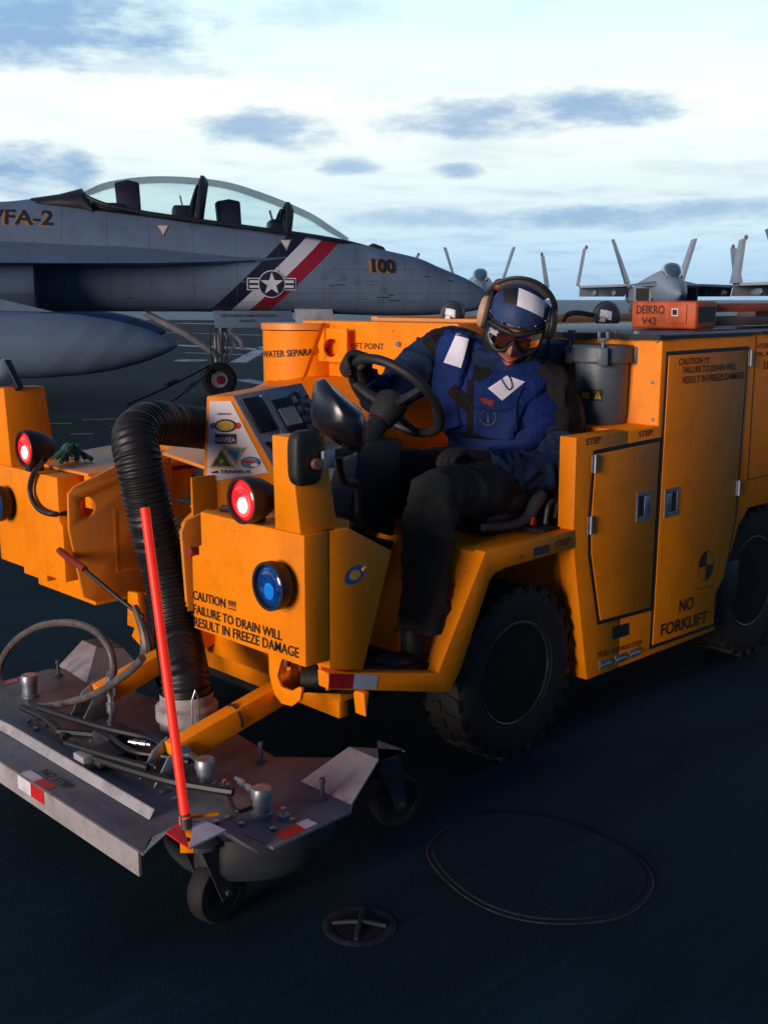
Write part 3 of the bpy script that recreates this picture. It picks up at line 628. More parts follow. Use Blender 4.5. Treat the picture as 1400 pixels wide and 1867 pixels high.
mb = MB(); mb.box(2.0, 2.06, 2.66, 2.70, .984, 1.01); part(mb, 'lamp_foot', 'black', 0); mb = MB(); mb.box(2.0, 2.06, 4.07, 4.11, .987, 1.01); part(mb, 'lamp_foot', 'black', 0)
bl = [(1.965, 2.516, 0.826)][0]; lamp(bl, .068, 'lamp_blue', 'blue_hot', 'blue_lamp', .06, hr=.42)
bl = [(1.965, 4.293, 0.838)][0]; lamp(bl, .068, 'lamp_blue', 'blue_hot', 'blue_lamp', .06, hr=.42)
mb = MB(); mb.tube([(1.99, 3.922, 1.052), (1.99, 4.017, 0.991), (1.99, 4.059, 0.915), (1.99, 4.007, 0.857), (1.99, 3.903, 0.845)] + [(2.05, 3.874, 0.846)], .011, 8, smooth=6); part(mb, 'lamp_cable', 'cable', 0)
mb = MB(); mb.tube([(2.06, 2.72, 1.02), (2.10, 2.80, 1.0), (2.06, 2.88, .995), (2.12, 2.93, .97)], .011, 8, smooth=5); part(mb, 'lamp_cable', 'cable', 0)
# small work light clipped to the near post
mc = [(2.035, 2.45, 1.205)][0]; mc = V(mc) + V((0, -.01, 0))
mb = MB(); mb.ell(mc, X_ * .052, Y_ * .028, Z_ * .080, 24, 14, fn=lambda a, b, c: tuple(math.copysign(abs(q) ** .5, q) for q in (a, b, c))); part(mb, 'small_mirror', 'black', 0)
mb = MB(); mb.cyl(mc + V((.012, -.03, -.015)), mc + V((.012, -.045, -.015)), .016, n=14); part(mb, 'mirror_knob', 'brass', 0)
mb = MB(); mb.box(mc.x + .03, mc.x + .075, mc.y - .045, mc.y - .034, mc.z - .032, mc.z + .02); part(mb, 'mirror_clamp', 'zinc', .002)
# big wing mirror
def ornt(c, pts2, ex, ey, d): return [V(c) + V(ex) * a + V(ey) * b for a, b in pts2]
mcx = [(2.24, 2.526, 1.298)][0]; ex = rgt; ey = Z_; c0 = V(mcx)
outl = [((x - 622) / 580 , (768 - y) / 600) for x, y in ((585, 702), (598, 697), (625, 722), (662, 752), (669, 772), (667, 815), (660, 832), (640, 828), (605, 805), (580, 785), (576, 765), (578, 730))]
ctr = V((0, 0)); mb = MB(); rr = []
for k, off in ((.90, -.035), (1.0, -.02), (1.0, 0.0), (.86, .045), (.55, .085), (.2, .10)):
    rr.append([c0 + rgt * (a * k + off * .3) + Z_ * (b * k) - fwd * off for a, b in outl])
mb.rings(rr); mo = part(mb, 'wing_mirror', 'mirror', 0, smooth=50)
mb = MB(); mb.tube([c0 + V((0, .0, -.12)), c0 + V((.04, .02, -.20)), V((2.40, 2.62, 1.06)), V((2.42, 2.64, .92))], .012, 8, smooth=4); part(mb, 'mirror_stalk', 'black', 0)
mb = MB(); mb.prism([(2.221, 2.6, 1.178), (2.358, 2.6, 1.197), (2.386, 2.6, 1.173), (2.247, 2.6, 1.145)], (0, .03, 0)); part(mb, 'mirror_arm', 'black', .003)
# dash pod
mb = MB(); mb.prism([(2.399, 2.72, 1.126), (2.503, 2.72, 1.136), (2.46, 2.72, 0.941), (2.335, 2.72, 0.965)], (.02, .16, 0)); part(mb, 'dash_pod', 'darkgrey', .01)
mb = MB(); mb.prism([(2.565, 2.8, 1.154), (2.789, 2.8, 1.163), (2.749, 2.8, 0.811), (2.537, 2.8, 0.919)], (.02, .34, 0)); part(mb, 'steering_pedestal', 'black', .012)
mb = MB(); mb.ell([(2.254, 2.6, 0.973)][0], X_ * .022, Y_ * .02, Z_ * .014, 12, 8); part(mb, 'pedestal_knob', 'zinc', 0)

# --- console with sign plate and instruments
cd = 3.98
def CP(x, y, dd=0):   # a point of the console front, which faces forward and to the near side
    D = cd + dd; return rgt * ((x - 700) / 2076.6 * D) + fwd * D + Z_ * (1.65 - (y - 545.5) / 2076.6 * D * (1 - .0))
def CPn(x, y, dd=0):
    # exact place of the photographed corner on the console plane
    D = cd + dd; ry = -(y - 933.5) / 2040.0; rx = (x - 700) / 2040.0; pt = R(10.77)
    f = math.cos(pt) + math.sin(pt) * ry; u = -math.sin(pt) + math.cos(pt) * ry
    return rgt * (rx * D / f) + fwd * D + Z_ * (1.65 + u * D / f)
face = [CPn(377, 722), (CPn(424, 722)), CPn(508, 870), CPn(545, 908), CPn(520, 960), CPn(345, 925), CPn(370, 880)]
bk = V((.27, 0.03, .02)); mb = MB(); mb.prism(face, bk); con = part(mb, 'console', 'yellow', .003)
nf = -fwd * .003
mb = MB(); mb.sheet([CPn(382, 731) + nf, CPn(421, 731) + nf, CPn(489, 861) + nf, CPn(377, 879) + nf]); sg = part(mb, 'sign_plate', 'sign', 0)
def ctext(s, a, b, h, m, dd=-.005, bold=.012, par=sg): text(s, CPn(*a, dd), CPn(*b, dd), h, Z_, m, par, bold=bold, lift=.0005)
ctext('TRIVERUS', (401, 863), (457, 863), .0125, 'sticker_dark')
mb = MB(); mb.prism([CPn(384, 861, -.005), CPn(396, 858, -.005), CPn(398, 862, -.005), CPn(388, 863, -.005)], -fwd * .0004); mb.build('logo_swoosh', 'sticker_dark', sg)
ctext('advance.', (396, 756), (422, 756), .009, 'sticker_dark')
def oval(x, y, rx, ry, m, dd): 
    mb = MB(); mb.sheet([CPn(x + rx * math.cos(2 * math.pi * k / 28), y - ry * math.sin(2 * math.pi * k / 28), dd) for k in range(28)]); mb.build('sticker', m, sg)
def quad(pts, m, dd):
    mb = MB(); mb.sheet([CPn(x, y, dd) for x, y in pts]); mb.build('sticker', m, sg)
oval(390, 776, 7, 5.5, 'sticker_blue', -.005); oval(432, 776, 7, 6, 'red', -.005); oval(411, 776, 20, 12, 'sticker_dark', -.0055); oval(411, 776, 16, 9, 'sticker_yellow', -.006)
quad([(392, 791), (431, 791), (431, 809), (392, 809)], 'sticker_dark', -.005); ctext('NAVSEA', (394, 806), (429, 806), .017, 'sign', -.0055)
quad([(404, 815), (426, 853), (381, 853)], 'sticker_yellow', -.005); quad([(404, 821), (421, 850), (386, 850)], 'sticker_green', -.0055); oval(404, 841, 3, 3, 'warnyellow', -.006)
quad([(406, 814), (450, 815), (430, 847)], 'sticker_yellow', -.0052); quad([(411, 817), (445, 818), (429, 841)], 'sticker_sky', -.0058); quad([(416, 820), (424, 826), (430, 824), (438, 820), (431, 836)], 'sticker_blue', -.0062)
oval(457, 843, 18, 10.5, 'sticker_dark', -.005); oval(457, 843, 16, 9, 'sticker_sky', -.0055); oval(454, 842, 12, 3, 'red', -.006); oval(464, 848, 7, 3.5, 'sign', -.0062)
# instrument face on the slanting right flank of the console
i0, i1 = CPn(424, 722), CPn(508, 870); du = bk; dvv = (i1 - i0); nn = du.cross(dvv).normalized()
if nn.dot(rgt) < 0: nn = -nn
def IP(u, v, k=0): return i0 + du * u + dvv * v + nn * k
def iq(u0, u1, v0, v1, k0, k1, m, name, par=con, bevel=.0):
    mb = MB(); mb.prism([IP(u0, v0, k0), IP(u1, v0, k0), IP(u1, v1, k0), IP(u0, v1, k0)], nn * (k1 - k0)); return mb.build(name, m, par, bevel=bevel)
ip = iq(-.01, 1.28, .0, .98, .001, .006, 'panel', 'instrument_panel', S, .001)
iq(.05, .36, .06, .48, .0065, .020, 'seatblack', 'fuse_cover', ip, .004)
iq(.40, 1.0, .06, .66, .0065, .018, 'zinc', 'display_frame', ip, .004)
iq(.50, .88, .14, .62, .0185, .024, 'seatblack', 'display_bezel', ip, .002)
iq(.54, .84, .26, .47, .0242, .026, 'screen', 'display_screen', ip)
for v in (.12, .24, .36, .48, .58): 
    mb = MB(); mb.cyl(IP(.95, v, .018), IP(.95, v, .030), .008, n=10); mb.build('switch', 'seatblack', ip)
for i in range(26):
    u = random.uniform(1.02, 1.24); v = random.uniform(.05, .85)
    mb = MB(); mb.cyl(IP(u, v, .006), IP(u, v, .010 + random.random() * .012), .004 + random.random() * .006, n=8); mb.build('switch', random.choice(['zinc', 'darkgrey', 'brass', 'panel']), ip)
for i in range(16):
    u = random.uniform(.05, .62); v = random.uniform(.52, .94)
    if u > .36 and v < .68: continue
    mb = MB(); mb.obox(IP(u, v, .010), du * .03, dvv * .02, nn * .006); mb.build('breaker', random.choice(['darkgrey', 'seatblack', 'zinc']), ip)
mb = MB(); mb.tube([IP(1.1, .75, .02), IP(.95, .9, .05), IP(.7, .95, .03)], .012, 8, smooth=4); mb.build('switch_cable', 'black', ip)
mb = MB(); mb.prism([(2.462, 3.844, 1.045), (3.218, 4.579, 1.045), (3.13, 4.088, 1.045), (2.35, 3.369, 1.045)], (0, 0, -.014)); part(mb, 'console_shelf', 'yellow2', .002)

# --- wheels
M['rimedge'] = mat('scraped_rim_edge', (.06, .065, .07), .45, .6, var=.5, vscale=15)
def wheel(c, r, w, name='wheel', axis=(0, -1, 0)):
    c = V(c); ax = V(axis).normalized(); h = w / 2; ri = r * .60
    mb = MB(); mb.lathe([(ri, h * .78), (ri + .012, h * .92), (r * .80, h), (r * .91, h * .97), (r * .975, h * .86), (r * .985, h * .5), (r * .985, -h * .5), (r * .975, -h * .86), (r * .91, -h * .97), (r * .8, -h), (ri, -h * .8), (ri * .98, -h * .6), (ri * .98, h * .6)], c, ax, 64); t = part(mb, name, 'tyre', 0)
    u = ax.orthogonal().normalized(); v = ax.cross(u); mb = MB(); nl = 26
    for k in range(nl):
        a = 2 * math.pi * k / nl
        for s in (-1, 1):
            b = a + s * .06; d = u * math.cos(b) + v * math.sin(b); tt = ax.cross(d)
            mb.obox(c + d * (r * .985) + ax * s * h * .50, d * .006, (tt * .35 + ax * s * .0).normalized() * .022, (ax + tt * .25 * s) * h * .42)
            mb.obox(c + d * (r * .950) + ax * s * h * .93, d * .022, tt * .013, ax * .003)
    mb.build('tread', 'tyre', t)
    mb = MB(); mb.lathe([(ri * 1.0, h * .80), (ri * 1.0, h * .70), (ri * .90, h * .55), (ri * .86, h * .1), (ri * .74, -.0), (ri * .55, h * .30), (ri * .34, h * .34), (ri * .30, h * .5), (0, h * .5)], c, ax, 48); rim = mb.build('rim', 'rim', t)
    mb = MB(); mb.lathe([(ri * 1.03, h * .86), (ri * .99, h * .88), (ri * .96, h * .84), (ri * .96, h * .7)], c, ax, 48); mb.build('rim_edge', 'rimedge', t)
    mb = MB()
    for k in range(6):
        a = 2 * math.pi * k / 6; d = u * math.cos(a) + v * math.sin(a); mb.cyl(c + d * ri * .44 + ax * h * .33, c + d * ri * .44 + ax * h * .42, .012, n=6)
    mb.build('lug_nuts', 'rim', t)
    return t
wheel((3.03, 2.535, .318), .318, .18); wheel((4.76, 2.56, .355), .355, .22)
wheel((3.0, 4.2, .325), .325, .25); wheel((4.75, 4.2, .355), .355, .25)
mb = MB(); mb.tube([(3.0, 2.7, .32), (3.0, 4.1, .32)], .05, 12); part(mb, 'front_axle', 'black', 0)

# --- filter canister on the step
fc = V([(3.781, 2.66, 1.131)][0]); fc.z = 0
mb = MB(); mb.lathe([(0, 1.160), (.098, 1.160), (.104, 1.20), (.108, 1.40), (0, 1.40)], fc, Z_, 48); fcan = part(mb, 'filter_canister', 'grey', 0)
mb = MB(); mb.lathe([(0, 1.402), (.118, 1.402), (.124, 1.41), (.124, 1.462), (.116, 1.472), (0, 1.474)], fc, Z_, 48); mb.build('canister_lid', 'grey', fcan)
for a in (215, 300, 20, 110):
    d = V((math.cos(R(a)), math.sin(R(a)), 0)); q = fc + d * .132; t = Z_.cross(d)
    mb = MB(); mb.obox(q + Z_ * 1.43, d * .018, t * .020, Z_ * .035); mb.build('clamp_lug', 'grey', fcan, bevel=.004)
    mb = MB(); mb.cyl(q + Z_ * 1.40, q + Z_ * 1.50, .008, n=8); mb.obox(q + t * .016 + Z_ * 1.51, d * .012, t * .006, Z_ * .018); mb.obox(q - t * .016 + Z_ * 1.51, d * .012, t * .006, Z_ * .018); mb.obox(q + Z_ * 1.495, d * .012, t * .02, Z_ * .007); mb.build('wing_nut', 'grey', fcan, bevel=.002)
inl = fc + V((.02, .30, 0)); mb = MB(); mb.lathe([(0, 1.17), (.10, 1.17), (.10, 1.42), (.112, 1.42), (.112, 1.47), (.09, 1.485), (0, 1.49)], inl, Z_, 40); part(mb, 'second_canister', 'grey', 0)
mb = MB(); mb.tube([inl + V((.04, .02, 1.49)), inl + V((.05, .02, 1.54))], .02, 8); mb.tube([inl + V((.10, 0, 1.47)), inl + V((.10, 0, 1.515))], .015, 8); part(mb, 'canister_fittings', 'zinc', 0)
vd = (fwd * -1); cv = fc + vd * .111; s_ = rgt
mb = MB(); mb.sheet([cv + vd * .004 + s_ * a + Z_ * b for a, b in ((-.105, 1.255), (-.022, 1.255), (-.022, 1.30), (-.105, 1.30))])
bvc = bvh_of([fcan]); g = patch_grid([fc + vd * .3 + s_ * a + Z_ * b for a, b in ((-.098, 1.255), (-.015, 1.255), (-.015, 1.30), (-.098, 1.30))], 8, 1); mb.bm.free(); mb_project(g, bvc, -vd, .0015); g.build('warning_label', 'ink', fcan)
g = patch_grid([fc + vd * .3 + s_ * a + Z_ * b for a, b in ((-.090, 1.261), (-.064, 1.261), (-.064, 1.287), (-.090, 1.287))], 4, 1); mb_project(g, bvc, -vd, .0025); g.build('label_stripe', 'warnyellow', fcan)
mb = MB(); mb.sheet([fc + vd * .3 + s_ * a + Z_ * b for a, b in ((-.048, 1.261), (-.020, 1.261), (-.034, 1.295))]); mb_project(mb, bvc, -vd, .0025); mb.build('label_triangle', 'warnyellow', fcan)
mb = MB(); mb.sheet([fc + vd * .3 + s_ * a + Z_ * b for a, b in ((-.0358, 1.270), (-.0322, 1.270), (-.0315, 1.287), (-.0365, 1.287))]); mb_project(mb, bvc, -vd, .0032); mb.build('label_mark', 'ink', fcan)
mb = MB(); mb.tube([(3.80, 2.66, 1.17), (3.79, 2.64, 1.25), (3.76, 2.62, 1.34), (3.80, 2.64, 1.40)], .028, 12, smooth=4); part(mb, 'filter_hose', 'black', 0)
mb = MB(); mb.tube([(3.42, 2.78, 1.5), (3.43, 2.78, 1.62)], .007, 6); mb.bm.free()
mb = MB(); mb.tube([(3.70, 2.88, 1.16), (3.71, 2.88, 1.56)], .008, 6); part(mb, 'antenna', 'black', 0)

# --- seat
mb = MB(); mb.box(3.02, 3.55, 2.60, 3.10, .80, .88); part(mb, 'seat_base', 'seatblack', .02)
mb = MB(); mb.ell((3.30, 2.85, .90), X_ * .30, Y_ * .26, Z_ * .075, 28, 14, fn=lambda a, b, c: tuple(math.copysign(abs(q) ** .6, q) for q in (a, b, c))); part(mb, 'seat_cushion', 'seatblack', 0)
mb = MB(); mb.ell((3.60, 2.85, 1.08), X_ * .06, Y_ * .24, Z_ * .26, 28, 14, fn=lambda a, b, c: tuple(math.copysign(abs(q) ** .6, q) for q in (a, b, c))); part(mb, 'seat_backrest', 'seatblack', 0)
mb = MB(); mb.tube([(2.95, 2.56, 0.854), (3.101, 2.56, 0.84), (3.195, 2.56, 0.854), (3.251, 2.56, 0.909), (3.289, 2.56, 0.935)], [.014, .016, .02, .026, .02], 10, smooth=4); part(mb, 'seat_belt_sleeve', 'foam', 0)
mb = MB(); mb.tube([(3.282, 2.54, 0.824), (3.299, 2.54, 0.895), (3.345, 2.54, 0.9), (3.335, 2.54, 0.838)], .010, 8, smooth=4); part(mb, 'seat_lever', 'darkgrey', 0)
mb = MB(); mb.box(3.20, 3.22, 2.535, 2.55, .83, .86); part(mb, 'buckle', 'red', .002)

# --- steering wheel
wcn = V((2.875, 2.925, 1.30)); ph = R(48); e1 = Y_; e2 = V((-math.cos(ph), 0, math.sin(ph))); en = e1.cross(e2)
mb = MB(); mb.tube([wcn + e1 * .192 * math.cos(a) + e2 * .192 * math.sin(a) for a in [2 * math.pi * k / 48 for k in range(48)]], .018, 12, closed=True); sw = part(mb, 'steering_wheel', 'black', 0)
low = V((2.68, 2.925, 1.10)); axd = (low - wcn).normalized()
for a in (20, 160, 270):
    p = wcn + e1 * .20 * math.cos(R(a)) + e2 * .20 * math.sin(R(a)); mb = MB(); mb.tube([p, wcn.lerp(p, .5) + axd * .03, wcn + axd * .04], [.014, .018, .026], 10, smooth=3, flat=.6); mb.build('spoke', 'black', sw)
mb = MB(); mb.lathe([(0, -.03), (.04, -.03), (.060, -.01), (.062, .02), (.055, .06), (.045, .09), (0, .09)], wcn + axd * .03, axd, 24); mb.build('hub', 'floor', sw)
mb = MB(); mb.tube([wcn + axd * .06, low, low + axd * .15], [.035, .05, .06], 12); part(mb, 'steering_column', 'black', 0)

# --- big corrugated suction hose
hp = [(1.912, 2.90, .36), (1.915, 2.91, .46)] + [(1.988, 3.05, 0.531)] + [(2.009, 3.12, 0.645)] + [(2.002, 3.16, 0.791)] + [(1.972, 3.18, 0.979)] + [(1.954, 3.2, 1.126)] + [(1.986, 3.26, 1.204)] + [(2.102, 3.34, 1.229)] + [(2.279, 3.45, 1.199)] + [(2.511, 3.52, 1.155)]
cp = smooth_path(hp, 60); L_ = 0; pts = []; rad = []; last = cp[0]; nxt = 0; step = .0045; k = 0
for p in cp:
    d = (p - last).length; L_ += d; last = p
    while L_ >= nxt:
        pts.append(p.copy()); rad.append(0.0715 + (.0070 if k % 4 in (0, 1) else 0.0)); nxt += step; k += 1
mb = MB(); mb.tube(pts, rad, 28); part(mb, 'suction_hose', 'hose', 0, smooth=50)
mb = MB(); mb.lathe([(.088, .0), (.088, .03), (.10, .035), (.10, .075), (.085, .085), (.085, .12)], (1.912, 2.90, .295), Z_, 40); part(mb, 'hose_collar', 'alu2', 0)
for a in (70, 250):
    d = V((math.cos(R(a)), math.sin(R(a)), 0)); q = V((1.912, 2.90, 0)) + d * .112; t = Z_.cross(d)
    mb = MB(); mb.tube([q + Z_ * .33 + t * .01, q + Z_ * .42 + t * .012, q + Z_ * .455, q + Z_ * .42 - t * .012, q + Z_ * .33 - t * .01], .0028, 6); part(mb, 'collar_clip', 'steel', 0)

# --- scrub deck
M['headskirt'] = mat('dark_skirt_paint', (.022, .028, .034), .55, var=.2)
zt = .27
plate = [(1.378, 4.25), (1.378, 2.31), (1.44, 2.375), (1.58, 2.345), (1.625, 2.22), (1.635, 2.108), (1.915, 2.12), (1.96, 2.16), (1.985, 2.22), (2.13, 2.30), (2.13, 2.43), (2.00, 2.56), (2.03, 2.80), (2.03, 3.12), (2.00, 3.36), (2.13, 3.49), (2.13, 3.62), (1.985, 3.70), (1.96, 3.76), (1.90, 3.81), (1.70, 3.80), (1.60, 3.80), (1.50, 3.79), (1.378, 3.79)]
plate = [p for p in plate if p[1] < 3.82]
mb = MB(); mb.prism(SZ(plate, zt - .008), (0, 0, .008)); sd = part(mb, 'scrub_deck', 'alu', .0015)
mb = MB(); mb.prism([(1.372, 3.79, zt + .001), (1.380, 3.79, zt + .001), (1.380, 2.325, zt + .001), (1.372, 2.325, zt + .001)], (0, 0, -.068)); mb.build('front_lip', 'alu2', sd)
# long angled deflector on the deck
mb = MB(); df = [(1.470, 3.62), (1.490, 3.30), (1.490, 2.46)]
a_ = [V((x, y, zt + .001)) for x, y in df]; b_ = [V((x + .016, y, zt + .024)) for x, y in df]
for i in range(2): mb.prism([a_[i], a_[i + 1], b_[i + 1], b_[i]], (.004, 0, .001))
mb.build('deflector_rail', 'alu2', sd)
def quadz(pts, m, name, par=sd, z=zt + .0015):
    mb = MB(); mb.sheet(SZ(pts, z)); return mb.build(name, m, par)
tp = [(1.391, 2.991), (1.407, 2.954), (1.404, 2.861), (1.392, 2.797)]
quadz([(1.379, 2.985), (1.412, 2.985), (1.412, 2.905), (1.379, 2.905)], 'white', 'white_tape'); quadz([(1.379, 2.905), (1.412, 2.905), (1.412, 2.825), (1.379, 2.825)], 'red', 'red_tape')
mb = MB(); mb.sheet([(1.3705, 2.985, zt), (1.3705, 2.905, zt), (1.3705, 2.905, .228), (1.3705, 2.985, .228)]); mb.build('white_tape', 'white', sd)
mb = MB(); mb.sheet([(1.3705, 2.905, zt), (1.3705, 2.825, zt), (1.3705, 2.825, .228), (1.3705, 2.905, .228)]); mb.build('red_tape', 'red', sd)
text('NO STEP', V((1.425, 2.955, zt + .001)), V((1.425, 2.79, zt + .001)), .028, X_, 'ink', sd)
tp = [(1.684, 2.165), (1.761, 2.169), (1.758, 2.128), (1.681, 2.118)]; quadz(tp, 'red', 'red_tape')
tp = [(1.761, 2.169), (1.801, 2.171), (1.803, 2.129), (1.758, 2.128)]; quadz(tp, 'white', 'white_tape')
tp = [(1.701, 3.778), (1.76, 3.788), (1.751, 3.754), (1.695, 3.751)]; quadz(tp, 'red', 'red_tape')
# raised caster covers
def rampcover(y0, y1, s):
    # rear corner ramp: rises rearwards over the caster
    pr = [(1.945, zt), (2.03, .40), (2.13, .415), (2.155, .405), (2.155, .395), (2.13, .405), (2.035, .392), (1.955, zt - .002)]
    mb = MB(); mb.prism([(a, y0, b) for a, b in pr], (0, y1 - y0, 0)); return mb.build('caster_cover', 'alu2', sd, bevel=.0015)
mb = MB(); mb.plate([V(p) for p in [(1.943, 2.369, 0.27), (1.945, 2.153, 0.27)]] + [V(p) for p in [(2.143, 2.25, 0.315), (2.144, 2.381, 0.315)]], [], (0, 0, -.006)); mb.build('caster_cover', 'alu2', sd)
mb = MB(); mb.plate([V(p) for p in [(2.143, 2.25, 0.315), (2.144, 2.381, 0.315)]][::-1] + [V(p) for p in [(2.242, 2.359, 0.315), (2.248, 2.246, 0.315)]], [], (0, 0, -.006)); mb.build('caster_cover', 'alu', sd)
mb = MB(); mb.plate([V(p) for p in [(1.951, 3.824, 0.27), (1.922, 3.557, 0.27)]] + [V(p) for p in [(2.079, 3.754, 0.33), (2.079, 3.872, 0.33)]], [], (0, 0, -.006)); mb.build('caster_cover', 'alu2', sd)
mb = MB(); mb.prism([V(p) for p in [(1.922, 3.557, 0.27)]] + [V(p) for p in [(2.079, 3.754, 0.33), (2.143, 3.673, 0.33)]] + [V(p) for p in [(2.096, 3.455, 0.3)]], (0, .01, 0)); mb.prism([V(p) for p in [(2.079, 3.872, 0.33), (2.079, 3.754, 0.33), (2.143, 3.673, 0.33), (2.171, 3.843, 0.33)]], (0, 0, -.006)); mb.build('caster_cover', 'alu', sd)
# front corner cover in red and white
fcv = [V(p) for p in [(1.378, 2.308, 0.27)]] + [V(p) for p in [(1.404, 2.243, 0.34)]] + [V(p) for p in [(1.397, 2.13, 0.345)]] 
A, B, Cc = fcv; D0 = V([(1.496, 2.227, 0.345)][0]); E0 = V([(1.525, 2.157, 0.335)][0]); F0 = V([(1.593, 2.117, 0.27)][0])
mb = MB(); mb.plate([A + Z_ * .002, V([(1.461, 2.261, 0.345)][0]), D0, B], [], (0, 0, .004)); mb.build('caster_cover', 'alu', sd)
aL = V([(1.461, 2.261, 0.345)][0]); aR = V([(1.51, 2.226, 0.345)][0]); bL = V((1.445, 2.372, zt)); bR = V((1.578, 2.342, zt))
for q in ([A + Z_ * .001, aL, bL], [aL, aR, bR, bL], [aR, F0, V((1.624, 2.222, zt)), bR]):
    mb = MB(); mb.plate(q, [], (0, 0, -.003)); mb.build('caster_cover', 'alu', sd)
mb = MB(); mb.plate([B, V([(1.463, 2.259, 0.345)][0]), V([(1.399, 2.134, 0.34)][0])], [], (0, 0, .005)); mb.build('red_tape', 'red', sd)
mb = MB(); mb.plate([V([(1.4, 2.133, 0.34)][0]), V([(1.47, 2.221, 0.35)][0]), V([(1.499, 2.214, 0.35)][0]), E0], [], (0, 0, .005)); mb.build('white_tape', 'white', sd)
mb = MB(); mb.plate([E0 + Z_ * .001, V([(1.505, 2.223, 0.345)][0]), V([(1.592, 2.209, 0.28)][0]), F0], [], (0, 0, -.004)); mb.build('caster_cover', 'alu', sd)
# scrub head housings below
for c in ((1.78, 2.40), (1.80, 3.45), (1.80, 2.93)):
    mb = MB(); mb.lathe([(0, .260), (.215, .260), (.235, .245), (.242, .21), (.242, .16), (.235, .145), (.22, .125), (0, .125)], (c[0], c[1], 0), Z_, 56); hd = mb.build('scrub_head', 'headskirt', sd)
    
# motors with fittings
def motor(x, y, s=1):
    mb = MB(); mb.lathe([(0, 0), (.030, 0), (.030, .010), (.026, .012), (.026, .050), (.030, .052), (.030, .072), (.026, .080), (0, .080)], (x, y, zt), Z_, 24); m_ = mb.build('swivel_motor', 'zinc', sd)
    return m_
def fitting(p0, p1, par=sd):
    p0 = V(p0); p1 = V(p1); d = (p1 - p0).normalized(); l = (p1 - p0).length
    mb = MB(); mb.lathe([(0, 0), (.006, 0), (.006, l * .2), (.010, l * .2), (.010, l * .42), (.007, l * .42), (.007, l * .55), (.010, l * .55), (.010, l * .8), (.006, l * .8), (.006, l), (0, l)], p0, d, 10); return mb.build('hose_fitting', 'steel', par)
M1, M2, M3, M4 = [(1.731, 2.542), (1.729, 2.275), (1.709, 3.579), (1.757, 3.103)]
motor(*M1); motor(*M2); motor(*M3)
fitting((M1[0], M1[1] + .025, zt + .062), (M1[0] + .01, M1[1] + .10, zt + .066)); fitting((M2[0], M2[1] + .025, zt + .055), (M2[0] + .01, M2[1] + .13, zt + .062))
mb = MB(); mb.lathe([(0, 0), (.018, 0), (.018, .012), (.008, .016), (.008, .03), (0, .032)], (M2[0] + .03, M2[1] - .055, zt), Z_, 14); mb.build('grease_cup', 'steel', sd)
mb = MB(); mb.lathe([(0, 0), (.014, 0), (.014, .010), (.008, .014), (.008, .022), (0, .024)], (M1[0] + .03, M1[1] - .05, zt), Z_, 14); mb.build('grease_cup', 'steel', sd)
# tall hose fitting and the arching hydraulic hose
fx_ = V((*M4, zt)); mb = MB(); mb.lathe([(0, 0), (.018, 0), (.018, .03), (.012, .034), (.012, .06), (.017, .062), (.017, .09), (.012, .095), (.012, .12), (.020, .12), (.020, .16), (.012, .17), (.012, .19), (0, .19)], fx_, Z_, 14); mb.build('tall_hose_fitting', 'steel', sd)
ah = [fx_ + Z_ * .19] + [V(p) for p in [(1.735, 3.041, 0.488), (1.735, 3.058, 0.556), (1.735, 3.149, 0.6), (1.735, 3.319, 0.59), (1.735, 3.538, 0.529), (1.735, 3.739, 0.426), (1.735, 3.867, 0.306)]] + [V(p) for p in [(1.7, 3.766, 0.244), (1.7, 3.608, 0.234), (1.7, 3.34, 0.308), (1.7, 3.078, 0.419), (1.7, 2.888, 0.534), (1.7, 2.806, 0.597)]]
mb = MB(); mb.tube(ah, .0125, 12, smooth=7); mb.build('arching_hose', 'braid', sd)
# lower black hoses draped over the deck
def dhose(pts, r=.010, m='cable', name='deck_hose', smooth=6): mb = MB(); mb.tube(pts, r, 8, smooth=smooth); return mb.build(name, m, sd)
dhose([(1.582, 3.138, 0.3), (1.66, 3.019, 0.3), (1.701, 2.917, 0.3), (1.678, 2.786, 0.3), (1.611, 2.701, 0.3)], .013)
dhose([(1.551, 2.926, 0.3), (1.589, 2.739, 0.3), (1.633, 2.575, 0.3), (1.684, 2.46, 0.3), (1.719, 2.392, 0.3)], .013)
dhose([(1.608, 3.434, 0.295), (1.615, 3.274, 0.295), (1.584, 3.089, 0.295)], .012); dhose([(1.714, 2.456, 0.295), (1.704, 2.397, 0.295), (1.663, 2.304, 0.295), (1.698, 2.289, 0.295), (1.736, 2.29, 0.295)], .006)
dhose([(1.605, 3.308, 0.33), (1.635, 3.144, 0.33), (1.675, 2.976, 0.33), (1.725, 2.805, 0.33), (1.704, 2.625, 0.33)], .011); dhose([(1.534, 2.993, 0.32), (1.576, 2.808, 0.32), (1.615, 2.661, 0.32)], .010)
dhose([(1.659, 2.933, 0.32), (1.645, 2.798, 0.32), (1.693, 2.695, 0.32), (1.723, 2.611, 0.32)], .009); dhose([(1.744, 2.979, 0.31), (1.765, 2.883, 0.31), (1.776, 2.763, 0.31), (1.737, 2.618, 0.31)], .009, 'braid')
fitting([(1.667, 2.849, 0.33)][0], [(1.701, 2.781, 0.33)][0]); fitting([(1.62, 2.714, 0.31)][0], [(1.644, 2.664, 0.31)][0])
jb = V([(1.553, 2.899, 0.29)][0]); mb = MB(); mb.obox(jb, Y_ * .030, X_ * .03, Z_ * .022); mb.build('junction_box', 'alu2', sd, bevel=.002)
